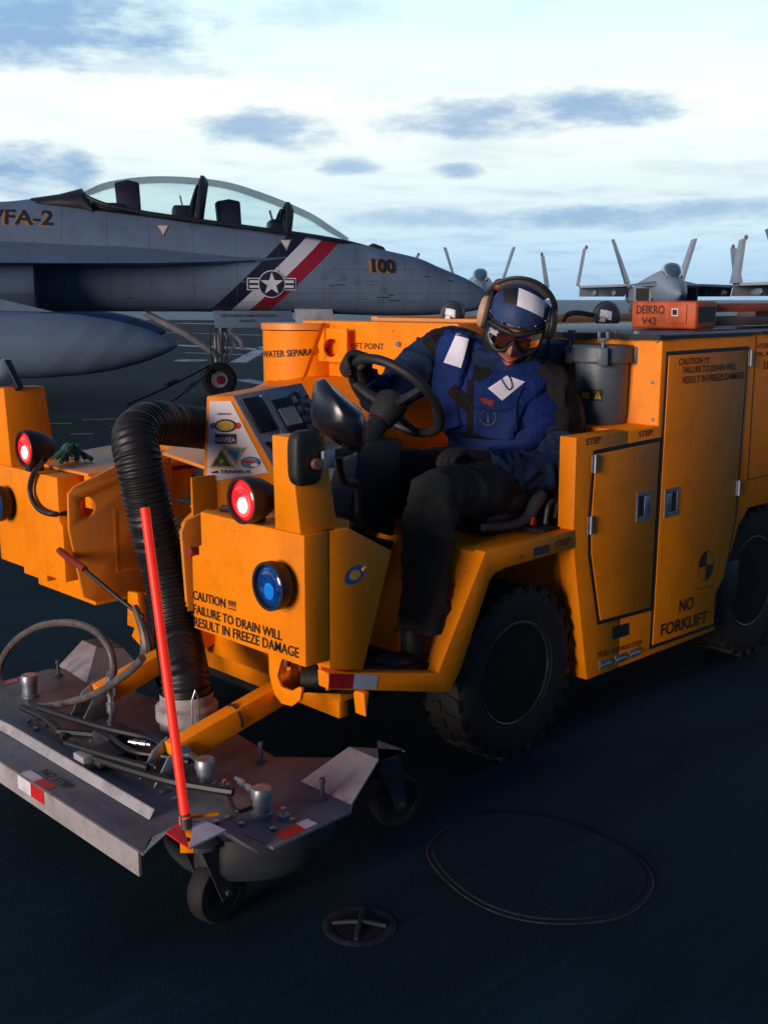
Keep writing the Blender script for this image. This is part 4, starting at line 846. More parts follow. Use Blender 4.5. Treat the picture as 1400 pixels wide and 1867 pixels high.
mb = MB(); mb.obox(jb + V((.02, -.05, 0)), Y_ * .022, X_ * .02, Z_ * .012); mb.obox(jb + V((.08, -.02, .0)), Y_ * .06, X_ * .04, Z_ * .02); mb.obox(jb + V((.14, .08, .0)), Y_ * .05, X_ * .05, Z_ * .03); mb.build('valve_block', 'darkgrey', sd, bevel=.003)
for p in [(1.59, 3.353, 0.272), (1.627, 3.358, 0.272), (1.619, 3.284, 0.272), (1.577, 3.271, 0.272), (1.605, 2.576, 0.272), (1.609, 2.518, 0.272), (1.587, 3.09, 0.272), (1.656, 3.055, 0.272), (1.611, 2.321, 0.272), (1.648, 2.321, 0.272), (1.651, 2.265, 0.272), (1.695, 2.184, 0.272), (1.764, 2.188, 0.272), (1.637, 2.82, 0.272), (1.658, 2.56, 0.272), (1.677, 2.913, 0.272), (1.7, 2.799, 0.272)]: mb = MB(); mb.lathe([(0, 0), (.009, 0), (.009, .006), (.005, .008), (0, .009)], p, Z_, 8); mb.build('deck_bolt', 'steel', sd)
for p in [(1.947, 2.561, 0.272), (1.912, 2.236, 0.272), (1.887, 3.709, 0.272)]: mb = MB(); mb.lathe([(0, 0), (.018, 0), (.006, .008), (.006, .045), (.009, .048), (.009, .06), (0, .062)], p, Z_, 10); mb.build('lift_stud', 'darkgrey', sd)
# lift arms: yellow box beams from the chassis down to the brackets
def beam(p0, p1, w, h, name='lift_arm', m='yellow'):
    p0 = V(p0); p1 = V(p1); d = p1 - p0; mb = MB(); s = d.cross(Z_).normalized() * w; u = s.cross(d).normalized() * h
    mb.obox((p0 + p1) / 2, d / 2, s, u); return part(mb, name, m, .003)
beam((1.70, 2.665, .335), (2.30, 2.665, .47), .028, .036); beam((1.80, 3.26, .335), (2.30, 3.26, .47), .028, .036)
mb = MB(); mb.tube([V((1.93, 2.665, .388)) + V((math.sin(a) * -.010, math.cos(a) * .033, math.sin(a) * .042)) for a in [2 * math.pi * k / 20 for k in range(20)]], .0045, 6, closed=True); part(mb, 'cable_tie', 'black', 0)
for y in (2.665, 3.26):
    x0 = 1.66 if y < 3 else 1.76
    for s in (-.042, .036):
        mb = MB(); mb.prism([(x0 - .05, y + s, zt + .001), (x0 + .06, y + s, zt + .001), (x0 + .08, y + s, zt + .08), (x0 + .05, y + s, zt + .105), (x0 + .0, y + s, zt + .075)], (0, .008, 0)); mb.build('arm_bracket', 'zinc', sd, bevel=.001)
    for s in (-.034, .028):
        mb = MB(); mb.prism([(2.12, y + s, .45), (2.16, y + s, .455), (2.155, y + s, .52), (2.13, y + s, .52)], (0, .006, 0)); part(mb, 'cylinder_clevis', 'yellow', .001)
mb = MB(); mb.tube([(2.14, 2.665, .50), (2.16, 2.69, .60)], .016, 10); part(mb, 'red_rod_end', 'redcap', 0)
mb = MB(); mb.tube([(2.16, 2.69, .57), (2.20, 2.72, .80)], .013, 10); part(mb, 'lift_cylinder', 'steel', 0)
mb = MB(); mb.tube([(2.14, 3.26, .50), (2.18, 3.30, .85)], .022, 10); part(mb, 'lift_cylinder', 'black', 0)
mb = MB(); mb.box(2.26, 2.36, 2.55, 3.5, .38, .50); mb.box(2.30, 2.34, 2.6, 3.4, .30, .60); part(mb, 'arm_crossbeam', 'yellow', .004)
# tow hook bracket below the near box
mb = MB(); mb.plate(SX([(2.66, .584), (2.66, .50), (2.64, .44), (2.60, .415), (2.55, .42), (2.51, .45), (2.50, .49), (2.515, .492), (2.55, .47), (2.60, .47), (2.62, .50), (2.60, .55), (2.58, .584)], 2.06), [], (.012, 0, 0)); part(mb, 'tow_hook_plate', 'yellow', .002)
mb = MB(); mb.prism(SY([(2.10, .584), (2.22, .584), (2.20, .50), (2.14, .47)], 2.47), (0, .012, 0)); mb.prism([(2.26, 2.44, .44), (2.27, 2.44, .36), (2.285, 2.44, .44)], (0, .05, 0)); part(mb, 'frame_bracket', 'yellow', .002)
mb = MB(); mb.tube([(2.16, 2.62, .47), (2.3, 2.5, .46), (2.5, 2.52, .42), (2.7, 2.56, .40)], .045, 12, smooth=4); part(mb, 'suspension_arm', 'black', 0)
# long lever with a red grip, far side
lv = [(1.98, 3.829, 0.717)][0]; mb = MB(); mb.tube([[(1.98, 3.66, 0.679)][0], [(2.02, 3.484, 0.591)][0], [(2.06, 3.381, 0.532)][0]], .008, 8, smooth=3); lo = part(mb, 'hand_lever', 'black', 0)
mb = MB(); mb.tube([lv, [(1.98, 3.748, 0.695)][0], [(1.98, 3.64, 0.676)][0]], [.013, .014, .012], 10); mb.build('lever_grip', 'redcap', lo)
mb = MB(); mb.tube([(2.05, 3.424, 0.566), (2.05, 3.368, 0.486), (2.05, 3.352, 0.418), (2.05, 3.377, 0.372)], [.012, .018, .024, .02], 10, smooth=4); part(mb, 'drain_valve', 'braid', 0)
mb = MB(); mb.prism([V(p) for p in [(2.2, 3.719, 0.537), (2.2, 3.651, 0.542), (2.2, 3.621, 0.323), (2.2, 3.705, 0.359), (2.2, 3.682, 0.397), (2.2, 3.734, 0.397)]], (.03, 0, 0)); part(mb, 'hanging_bracket', 'yellow', .002)
# green strap on the far hood
mb = MB(); gs = V((2.22, 4.16, 1.01))
for k in range(7): mb.tube([gs + V((random.uniform(-.09, .09), random.uniform(-.10, .10), 0)), gs + V((random.uniform(-.05, .05), random.uniform(-.06, .06), .05)), gs + V((random.uniform(-.09, .09), random.uniform(-.09, .09), 0))], .010, 6, smooth=4)
part(mb, 'green_strap', 'green', 0)
mb = MB(); mb.prism([V(p) for p in [(2.06, 4.473, 1.305), (2.06, 4.398, 1.409), (2.06, 4.358, 1.411), (2.06, 4.257, 1.304), (2.06, 4.278, 1.287), (2.06, 4.467, 1.276)]], (.03, 0, 0)); part(mb, 'far_mirror_bracket', 'mirror', .006)

# casters
def caster(x, y, r, ang, name='caster'):
    ax = V((math.sin(R(ang)), -math.cos(R(ang)), 0)); c = V((x, y, r)); t = V((ax.y, -ax.x, 0))
    mb = MB(); mb.lathe([(0, .026), (r * .66, .026), (r * .70, .030), (r * .93, .028), (r, .018), (r, -.018), (r * .93, -.028), (r * .7, -.030), (0, -.026)], c, ax, 40); w_ = mb.build(name, 'tyre', sd)
    return c, ax, t
def fork(c, ax, t, r, top):
    for s in (-1, 1):
        mb = MB(); p = c + ax * s * .036; q = c + Z_ * (top - c.z) + t * .045
        mb.prism([p + t * .018 - Z_ * .02, p - t * .018 - Z_ * .01, V((q.x, q.y, top)) + ax * s * .036 - t * .045, V((q.x, q.y, top)) + ax * s * .036 + t * .04], ax * .004 * s); mb.build('caster_fork', 'darkgrey', sd)
    mb = MB(); mb.cyl(c - ax * .048, c + ax * .048, .009, n=10); mb.build('caster_axle', 'steel', sd)
    q = c + t * .045; mb = MB(); mb.lathe([(0, top), (.05, top), (.05, top + .012), (.03, top + .02), (0, top + .02)], (q.x, q.y, 0), Z_, 20); mb.build('caster_swivel', 'darkgrey', sd)
for (x, y, r, ang, top) in ((1.60, 2.31, .090, 8, .235), (2.335, 2.375, .085, -14, .235), (2.33, 3.62, .085, 5, .235)):
    c, ax, t = caster(x, y, r, ang); fork(c, ax, t, r, top)
# marker rod with its bracket
r0 = V([(1.445, 2.213, 0.36)][0]); r1 = V([(1.5, 2.435, 1.129)][0]); 
d_ = (r1 - r0); mb = MB(); mb.tube([r0 + d_ * .02, r0 + d_ * .5, r1], .0125, 12); rod = part(mb, 'marker_rod', 'orange_rod', 0)
mb = MB(); mb.cyl(r0 - Z_ * .01, r0 + d_ * .035, .013, n=12); mb.build('rod_socket', 'darkgrey', rod)
br = [V(p) for p in [(1.46, 2.253, 0.345), (1.483, 2.239, 0.345)]]
q0 = V([(1.459, 2.235, 0.31)][0]); mb = MB(); mb.obox(q0 + Z_ * .012, -fwd * .003, rgt * .017, Z_ * .05); mb.obox(q0 + rgt * .045 + fwd * .02 + Z_ * .055, rgt * .035 + fwd * .01, fwd * .006, Z_ * .004); bk_ = part(mb, 'rod_bracket', 'yellow', .002)
mb = MB(); mb.ell(q0 - fwd * .006 + Z_ * .035, rgt * .007, fwd * .005, Z_ * .007, 8, 6); mb.ell(q0 - fwd * .006 - Z_ * .0, rgt * .007, fwd * .005, Z_ * .007, 8, 6); mb.build('bolt_heads', 'darkgrey', bk_)

# ------------------------------------------------------------------ driver
PR = thing('person', (3.35, 2.85, .80), 'seated driver in navy helmet, goggles and blue float coat leaning over the steering wheel', 'person')
def pp(mb, name, m, smooth=60, par=PR): return mb.build(name, m, par, smooth=smooth)
Hc = V((3.372, 2.772, 1.573))
f_ = V((-.84, -.56, 0)).normalized() * math.cos(R(33)) - Z_ * math.sin(R(33))
u0 = (Z_ - f_ * f_.dot(Z_)).normalized(); s0 = u0.cross(f_); u_ = (u0 * math.cos(R(12)) + s0 * math.sin(R(12))).normalized(); s_h = u_.cross(f_)
def HL(a, b, c): return Hc + f_ * a + s_h * b + u_ * c     # face forward, person's left, up
# one continuous body: skinned skeleton + head joined on the neck
J = dict(pel=(3.42, 2.85, .92), wai=(3.41, 2.85, 1.08), che=(3.40, 2.86, 1.28), nek=(3.40, 2.865, 1.42), nk2=(3.385, 2.815, 1.49),
    shL=(3.50, 2.68, 1.36), elL=(3.37, 2.605, 1.035), wrL=(3.12, 2.67, 1.05), shR=(3.31, 3.07, 1.46), elR=(3.08, 3.20, 1.27), wrR=(2.90, 3.14, 1.37),
    hiL=(3.38, 2.75, .93), knL=(2.78, 2.64, .97), anL=(2.68, 2.575, .60), toL=(2.65, 2.57, .56), hiR=(3.38, 2.97, .93), knR=(2.86, 3.05, 1.0), anR=(2.57, 3.01, .63), toR=(2.53, 3.0, .58))
RD = dict(pel=.12, wai=.11, che=.125, nek=.07, nk2=.055, shL=.055, elL=.034, wrL=.024, shR=.055, elR=.034, wrR=.024, hiL=.085, knL=.058, anL=.032, toL=.02, hiR=.085, knR=.058, anR=.032, toR=.02)
ED = [('pel', 'wai'), ('wai', 'che'), ('che', 'nek'), ('nek', 'nk2'), ('che', 'shL'), ('shL', 'elL'), ('elL', 'wrL'), ('che', 'shR'), ('shR', 'elR'), ('elR', 'wrR'), ('pel', 'hiL'), ('hiL', 'knL'), ('knL', 'anL'), ('anL', 'toL'), ('pel', 'hiR'), ('hiR', 'knR'), ('knR', 'anR'), ('anR', 'toR')]
ks = list(J); me = bpy.data.meshes.new('b'); me.from_pydata([J[k] for k in ks], [(ks.index(a), ks.index(b)) for a, b in ED], [])
tmp = bpy.data.objects.new('b', me); C.objects.link(tmp); sk = tmp.modifiers.new('Skin', 'SKIN'); tmp.modifiers.new('Sub', 'SUBSURF').levels = 2
if not me.skin_vertices: raise RuntimeError('no skin layer')
for i, k in enumerate(ks):
    me.skin_vertices[0].data[i].radius = (RD[k], RD[k]); me.skin_vertices[0].data[i].use_root = (k == 'pel')
dg = bpy.context.evaluated_depsgraph_get(); bme = bpy.data.meshes.new_from_object(tmp.evaluated_get(dg)); bpy.data.objects.remove(tmp)
mb = MB(); mb.bm.from_mesh(bme)
def face_fn(x, y, z):
    g = lambda a, w: math.exp(-(a / w) ** 2)
    X, Y, Z = x, y, z
    Y *= 1 - .30 * max(0, -z) ** 1.5; X *= 1 - .08 * max(0, -z)
    if x > 0:
        X += .30 * g(y, .17) * g(z + .20, .16) * x            # nose
        X += .12 * g(y, .12) * g(z - .02, .22) * x            # bridge
        X -= .10 * (g(y - .38, .2) + g(y + .38, .2)) * g(z - .10, .13)   # eye sockets
        X += .075 * g(y, .26) * g(z + .545, .05) + .065 * g(y, .22) * g(z + .66, .05) - .05 * g(y, .3) * g(z + .60, .022)
        X += .13 * g(y, .30) * g(z + .90, .14)               # chin
        X -= .05 * g(y, .25) * g(z + .78, .07)
    return X, Y, Z
mb.ell(Hc + f_ * .008 - u_ * .036, f_ * .104, s_h * .093, u_ * .156, 56, 44, fn=face_fn)
body = pp(mb, 'body', 'skin')
mb = MB()
for dz, w, h in ((-.119, .030, .0066), (-.135, .026, .0080)): mb.tube([HL(.1065 - .0009 * abs(t) ** 1.7 * 3 + (.002 if dz < -.085 else 0) - .0035, t * w / 3, dz + .0015 * abs(t)) for t in (-3, -2, -1, 0, 1, 2, 3)], [.001, .003, h * .8, h, h * .8, .003, .001], 8, smooth=3)
pp(mb, 'lips', 'lip')
# balaclava hood round the face, chin strap
mb = MB(); mb.ell(Hc - f_ * .030 - u_ * .015, f_ * .096, s_h * .102, u_ * .150, 40, 30)
bmesh.ops.delete(mb.bm, geom=[f for f in mb.bm.faces if (lambda p: p.dot(f_) > .012)(f.calc_center_median() - Hc)], context='FACES'); mb.wrinkle(.003, 25, 3); pp(mb, 'hood', 'jblack')
mb = MB(); mb.tube([HL(-.01, -.105, -.03), HL(.030, -.090, -.11), HL(.040, -.05, -.175), HL(.045, 0, -.190), HL(.040, .05, -.175), HL(.030, .090, -.11), HL(-.01, .105, -.03)], .008, 8, smooth=5, flat=1.6); pp(mb, 'chin_strap', 'black')
# cranial helmet
mb = MB(); hcn = Hc + u_ * .022 - f_ * .004
mb.ell(hcn, f_ * .122, s_h * .112, u_ * .118, 56, 40, fn=lambda x, y, z: (x * (1 + .03 * (abs(y) < .2)), y, z))
bmesh.ops.delete(mb.bm, geom=[f for f in mb.bm.faces if (lambda p: (p.dot(f_) > .010 and p.dot(u_) < .052 - .016 * abs(p.dot(s_h)) / .1) or p.dot(u_) < -.03)(f.calc_center_median() - Hc)], context='FACES'); bmesh.ops.delete(mb.bm, geom=[v for v in mb.bm.verts if not v.link_faces], context='VERTS')
helmet = pp(mb, 'cranial_helmet', 'helmet', 60)
mb = MB(); mb.tube([hcn + f_ * .1225 * math.sin(a) * .985 + s_h * .1125 * math.cos(a) + u_ * (.020 - .014 * abs(math.cos(a))) for a in [math.pi * k / 24 for k in range(25)]], .0045, 8); mb.build('brow_rim', 'black', helmet)
bvh = bvh_of([helmet])
def stick(corners, bv, d, lift, m, name, par, nx=8, ny=8):
    g = patch_grid(corners, nx, ny); mb_project(g, bv, d, lift); return g.build(name, m, par, recalc=False)
vdh = V((.70, .70, -.10))
stick([(3.3, 2.704, 1.695), (3.3, 2.56, 1.659), (3.3, 2.575, 1.592), (3.3, 2.72, 1.623)], bvh, vdh, .0025, 'reflect', 'white_patch', helmet)
stick([(3.3, 2.783, 1.688), (3.3, 2.712, 1.695), (3.3, 2.726, 1.629), (3.3, 2.787, 1.631)], bvh, vdh, .0025, 'black', 'black_patch', helmet)
mb = MB()
for x, y in ((910, 560), (951, 564), (893, 549)): 
    p = V(PX(3.3, (x, y))[0]) if False else None
for a in (25, 62, 95, 128, 155): 
    q = hcn + f_ * .125 * math.sin(R(a)) + s_h * .115 * -math.cos(R(a)) + u_ * .030; mb.ell(q, f_ * .004, s_h * .004, u_ * .004, 8, 6)
mb.build('snap_studs', 'zinc', helmet)
# headset band over the crown with foam beneath
mb = MB(); mb.tube([hcn - f_ * .030 + s_h * .138 * math.cos(a) + u_ * (.140 * math.sin(a)) for a in [math.pi * k / 24 for k in range(25)]], .0045, 8, flat=2.4); band = pp(mb, 'headset_band', 'black')
mb = MB(); mb.tube([hcn - f_ * .026 + s_h * .122 * math.cos(a) + u_ * (.124 * math.sin(a)) for a in [math.pi * (.22 + .56 * k / 24) for k in range(25)]], .008, 10, flat=1.6); mb.build('band_foam', 'foam', band)
mb = MB(); mb.ell(hcn - f_ * .045 - s_h * .085 + u_ * .085, f_ * .03, s_h * .035, u_ * .022, 16, 10); mb.wrinkle(.006, 30, 2); pp(mb, 'red_cloth', 'redcap')
# ear cups
for s, m, nm in ((-1, 'tan', 'tan outer shell'), (1, 'black', 'dark outer shell')):
    o = Hc + s_h * s * .100 - f_ * .008 + u_ * .004; ax = (s_h * s + f_ * -.10).normalized()
    mb = MB(); mb.lathe([(.038, .0), (.060, .004), (.064, .012), (.060, .018)], o, ax, 32); cu = pp(mb, 'ear_cup', 'foam')
    mb = MB(); mb.lathe([(.060, .019), (.064, .025), (.062, .037), (.050, .046), (.028, .050), (0, .051)], o, ax, 32); mb.build('cup_shell', m, cu)
# goggles
def GL(a, h, r=0.0):
    h = h * 1.12 - .018
    return Hc + f_ * ((.112 + r) * math.cos(a) - .004) + s_h * (.102 + r) * math.sin(a) + u_ * h
gl = [(-1.15, .008), (-1.05, .026), (-.7, .034), (-.25, .034), (0, .031), (.25, .034), (.7, .034), (1.05, .026), (1.15, .008), (1.08, -.024), (.80, -.046), (.45, -.052), (.22, -.036), (.10, -.014), (0, -.006), (-.10, -.014), (-.22, -.036), (-.45, -.052), (-.80, -.046), (-1.08, -.024)]
gp_ = [V((a, h, 0)) for a, h in gl]; gp_ = smooth_path(gp_ + [gp_[0]], 4)[:-1]
mb = MB(); mb.tube([GL(p.x, p.y, .012) for p in gp_], .0085, 10, closed=True); mb.rings([[GL(p.x, p.y, .012) for p in gp_], [GL(p.x * 1.02, p.y * 1.08, -.006) for p in gp_]], cap=False); gg = pp(mb, 'goggle_frame', 'black')
mb = MB(); ce = mb.bm.verts.new(GL(0, .012, .019)); rg = mb.vs([GL(p.x, p.y, .016) for p in gp_]); md = mb.vs([GL(p.x * .5, .012 + (p.y - .012) * .5, .019) for p in gp_]); n = len(rg)
for i in range(n): mb.face([rg[i], rg[(i + 1) % n], md[(i + 1) % n], md[i]]); mb.face([md[i], md[(i + 1) % n], ce])
mb.build('goggle_lens', 'clearlens', gg)
for s in (-1, 1):
    mb = MB(); mb.tube([GL(s * 1.12, .012, .012), HL(.02, s * .118, .022), HL(-.05, s * .122, .03), HL(-.11, s * .07, .035)], .011, 8, smooth=4, flat=.4); mb.build('goggle_strap', 'black', gg)
# eyes behind the lens
mb = MB()
for s in (-1, 1): mb.ell(HL(.078, s * .031, -.018), f_ * .012, s_h * .014, u_ * .009, 16, 10)
pp(mb, 'eyes', 'black')

# clothes
def loft(secs, n=64, per=12, k=.75):
    cs = smooth_path([s[0] for s in secs], per); sd_ = smooth_path([s[1] for s in secs], per); fr_ = smooth_path([s[2] for s in secs], per); ws = smooth_vals([s[3] for s in secs], per); ds = smooth_vals([s[4] for s in secs], per); rr = []
    for c, s, f, w, d in zip(cs, sd_, fr_, ws, ds):
        s = s.normalized(); f = f.normalized(); ring = []
        for i in range(n):
            a = 2 * math.pi * i / n; ca, sa = math.cos(a), math.sin(a); ring.append(c + s * w * math.copysign(abs(ca) ** k, ca) + f * d * math.copysign(abs(sa) ** k, sa))
        rr.append(ring)
    mb = MB(); mb.rings(rr); return mb
D0_, D1_ = V((0, -1, 0)), V((-1, 0, 0)); sdv = V((.38, -.85, -.40)).normalized(); fdv = V((-.90, -.40, .0)).normalized()
mb = loft([((3.40, 2.86, .84), D0_, D1_, .20, .165), ((3.40, 2.85, .98), D0_, D1_, .22, .185), ((3.40, 2.85, 1.12), V((.12, -1, -.05)), V((-1, -.12, 0)), .21, .175), ((3.405, 2.855, 1.24), V((.25, -.95, -.15)), V((-.95, -.25, 0)), .205, .15), ((3.40, 2.87, 1.35), sdv, fdv, .195, .125), ((3.395, 2.885, 1.44), sdv, fdv, .12, .09)])
mb.fold(.016, 6, 1, (1, 1, 2)).wrinkle(.006, 22, 4); jk = pp(mb, 'jacket', 'navy')
mb = loft([((3.395, 2.85, 1.085), V((.06, -1, 0)), V((-1, -.1, 0)), .205, .175), ((3.395, 2.845, 1.125), V((.12, -1, -.03)), V((-1, -.15, 0)), .228, .19), ((3.395, 2.84, 1.20), V((.25, -.95, -.12)), V((-.95, -.25, 0)), .245, .185), ((3.41, 2.85, 1.31), V((.34, -.90, -.30)), V((-.93, -.35, 0)), .268, .165), ((3.425, 2.89, 1.395), sdv, fdv, .275, .13), ((3.43, 2.915, 1.455), sdv, fdv, .22, .105), ((3.44, 2.935, 1.475), sdv, fdv, .13, .07)])
mb.fold(.010, 5, 7, (1, 1, 1.8)).fold(.006, 11, 3).wrinkle(.003, 34, 2); vest = pp(mb, 'float_coat', 'vest')
bvv = bvh_of([vest]); vd2 = V((.69, .72, -.13)); lobes = []
for cen, hw in (([(3.2, 2.877, 1.596), (3.2, 2.921, 1.513), (3.2, 2.953, 1.381), (3.2, 2.971, 1.263), (3.2, 2.955, 1.153)], (.070, .076, .080, .078, .070)), ([(3.2, 2.452, 1.416), (3.2, 2.549, 1.369), (3.2, 2.65, 1.304), (3.2, 2.695, 1.23), (3.2, 2.709, 1.157)], (.062, .078, .086, .084, .074))):
    hs = []
    for p in cen:
        h_, n_, _, _ = bvv.ray_cast(V(p) - vd2.normalized() * 3, vd2.normalized())
        if h_: hs.append((h_, n_))
    secs = []
    for i, (h_, n_) in enumerate(hs):
        t_ = (hs[min(i + 1, len(hs) - 1)][0] - hs[max(i - 1, 0)][0]).normalized(); s_ = t_.cross(n_).normalized(); secs.append((h_, s_, n_, hw[i], .030))
    mb = loft(secs, 40, 12, .6); mb.fold(.005, 9, 5).wrinkle(.003, 30, 1); lobes.append(mb.build('flotation_lobe', 'vest', vest, smooth=60))
bvv = bvh_of([vest] + lobes); vd2 = V((.69, .72, -.13))
stick([(3.2, 2.915, 1.538), (3.2, 2.845, 1.529), (3.2, 2.901, 1.391), (3.2, 2.994, 1.408)], bvv, vd2, .004, 'reflect', 'reflective_patch', vest)
stick([(3.2, 2.654, 1.384), (3.2, 2.554, 1.369), (3.2, 2.686, 1.283), (3.2, 2.759, 1.324)], bvv, vd2, .004, 'reflect', 'reflective_patch', vest)
stick([(3.2, 2.94, 1.326), (3.2, 2.84, 1.278), (3.2, 2.876, 1.227), (3.2, 2.98, 1.29)], bvv, vd2, .007, 'jblack', 'velcro_tab', vest)
stick([(3.2, 2.796, 1.287), (3.2, 2.728, 1.279), (3.2, 2.733, 1.256), (3.2, 2.799, 1.266)], bvv, vd2, .004, 'redcap', 'red_label', vest)
stick([(3.2, 2.813, 1.438), (3.2, 2.723, 1.397), (3.2, 2.789, 1.349), (3.2, 2.839, 1.355)], bvv, vd2, .003, 'jblack', 'neck_opening', vest)
stick([(3.2, 2.867, 1.353), (3.2, 2.834, 1.355), (3.2, 2.835, 1.146), (3.2, 2.869, 1.143)], bvv, vd2, .003, 'jblack', 'zip_flap', vest, 2, 30)
mb = MB(); ctr_ = V([(3.2, 2.762, 1.212)][0]); ring = disc_pts(ctr_, rgt, Z_, .030, .032, 28); 
for k in range(28): pass
g = MB(); g.rings([ring, disc_pts(ctr_, rgt, Z_, .026, .028, 28)], cap=False); mb_project(g, bvv, vd2, .004); g.build('chest_emblem', 'darkgrey', vest, recalc=False)
g = patch_grid([ctr_ + rgt * a + Z_ * b for a, b in ((-.003, -.02), (.003, -.02), (.003, .02), (-.003, .02))], 1, 4); mb_project(g, bvv, vd2, .004); g.build('emblem_anchor', 'darkgrey', vest, recalc=False)
mb = MB(); mb.tube([V(p) - vd2 * .0 for p in [(3.06, 2.541, 1.399), (3.06, 2.528, 1.377), (3.06, 2.502, 1.355), (3.06, 2.483, 1.37), (3.06, 2.489, 1.398), (3.06, 2.502, 1.412)]], .0022, 6, smooth=5); g = mb; mb_project(g, bvv, vd2, .010); mb.build('pull_cord', 'black', vest, recalc=False)
# waist strap and arm-hole piping of the float coat
def ringband(z, w, d, r, m, name, tilt=0):
    mb = MB(); mb.tube([V((3.395, 2.85, z)) + V((-w * 0 - d * math.sin(a), -w * math.cos(a), tilt * math.cos(a))) for a in [2 * math.pi * k / 40 for k in range(40)]], r, 8, closed=True, flat=2.2); return mb.build(name, m, vest)
ringband(1.135, .225, .190, .0075, 'jblack', 'waist_strap')
g = MB(); g.tube([(3.15, 2.524, 1.353), (3.15, 2.549, 1.273), (3.15, 2.563, 1.173), (3.15, 2.555, 1.054)], .004, 6, smooth=6); mb_project(g, bvv, vd2, .004); 
for px_ in (((968, 700), (952, 745), (946, 800), (952, 858)), ((800, 680), (795, 730), (800, 800), (812, 858)), ((866, 775), (900, 778), (935, 772)), ((866, 830), (905, 836), (945, 830))):
    pts_ = smooth_path([V([(3.15, 6.434, 3.328)][0]) * 0 + V((0, 0, 0)) for _ in range(2)], 2) if False else None
g.bm.free()
for pts_ in ([(3.15, 2.519, 1.354), (3.15, 2.557, 1.293), (3.15, 2.565, 1.233), (3.15, 2.559, 1.184)], [(3.15, 2.776, 1.254), (3.15, 2.677, 1.249), (3.15, 2.586, 1.267)]):
    sp = smooth_path(pts_, 8); hp_ = []
    for p in sp:
        h_, n_, _, _ = bvv.ray_cast(p - vd2.normalized() * 3, vd2.normalized())
        if h_: hp_.append(h_ - vd2.normalized() * .002)
    if len(hp_) > 3: mb = MB(); mb.tube(hp_, .0045, 6); mb.build('seam_piping', 'navy', vest)
# collar and neck gaiter
mb = MB(); mb.tube([V((3.43, 2.91, 1.435)) + V((math.cos(a) * .115, math.sin(a) * .095, .012 * math.sin(a * 2) - .02 * math.cos(a - R(220)))) for a in [2 * math.pi * k / 28 for k in range(28)]], .030, 10, closed=True); mb.wrinkle(.006, 20, 5); pp(mb, 'collar', 'vest')
mb = MB(); mb.tube([(3.40, 2.87, 1.42), (3.40, 2.86, 1.50), (3.41, 2.85, 1.55)], [.085, .082, .080], 24, smooth=4); mb.wrinkle(.008, 18, 9); pp(mb, 'neck_gaiter', 'jblack')
# sleeves
def limb(pts, rr, name, m, amt=.012, sc=12, seed=0, n=44, per=18):
    mb = MB(); mb.tube(pts, rr, n, smooth=per); mb.fold(amt * 1.15, sc * .62, seed).fold(amt * .6, sc * 1.4, seed + 2).wrinkle(amt * .3, sc * 2.6, seed + 3); return pp(mb, name, m)
limb([(3.46, 2.75, 1.36), (3.49, 2.69, 1.30), (3.465, 2.645, 1.20), (3.42, 2.605, 1.12)], [.080, .088, .088, .082], 'upper_sleeve', 'jblack', seed=1)
limb([(3.43, 2.62, 1.15), (3.40, 2.60, 1.07), (3.32, 2.60, 1.01), (3.20, 2.63, 1.03), (3.10, 2.68, 1.06)], [.079, .085, .080, .068, .052], 'lower_sleeve', 'navy', .014, 13, 5)
limb([(3.38, 3.00, 1.44), (3.32, 3.09, 1.45), (3.26, 3.13, 1.415)], [.085, .098, .094], 'upper_sleeve', 'jblack', seed=8)
limb([(3.29, 3.11, 1.435), (3.21, 3.15, 1.37), (3.13, 3.185, 1.29), (3.06, 3.20, 1.275), (3.0, 3.185, 1.305), (2.93, 3.155, 1.355)], [.090, .090, .084, .078, .062, .048], 'lower_sleeve', 'navy', .012, 13, 9)
# trousers
def leg(pts, rr, name, seed): return limb(pts, rr, name, 'trouser', .013, 10, seed, 24)
mb = loft([((3.44, 2.86, .83), D0_, D1_, .17, .13), ((3.42, 2.86, .90), D0_, D1_, .20, .16), ((3.41, 2.86, .98), D0_, D1_, .19, .155)]); pr = pp(mb, 'trouser_seat', 'trouser')
leg([(3.42, 2.76, .93), (3.18, 2.70, .955), (2.95, 2.66, .975), (2.81, 2.635, .978), (2.745, 2.62, .915), (2.715, 2.605, .79), (2.68, 2.585, .66), (2.65, 2.568, .525)], [.12, .112, .100, .096, .092, .086, .086, .094], 'trouser_leg', 2)
leg([(3.42, 2.96, .93), (3.20, 3.0, .96), (2.98, 3.04, 1.0), (2.87, 3.05, .995), (2.78, 3.05, .92), (2.68, 3.03, .78), (2.56, 3.01, .60)], [.12, .11, .098, .094, .088, .08, .084], 'trouser_leg', 6)
for ax_, ay_, az_ in ((2.60, 2.56, .50), (2.50, 3.0, .53)):
    zf = .512 - (ax_ - .12 - 2.25) * .32 - .004
    mb = MB(); mb.ell((ax_ - .055, ay_, az_ - .055), V((-.135, -.02, .035)), V((-.01, .05, 0)), V((0, 0, .040)), 24, 14, fn=lambda x, y, z: (x, y * (1 + .15 * x), (z if z > -.55 else -.55) * (1 - .25 * max(0, x)))); mb.tube([(ax_ + .01, ay_, az_ + .06), (ax_ + .01, ay_, az_ - .05)], .05, 16); pp(mb, 'boot', 'seatblack')
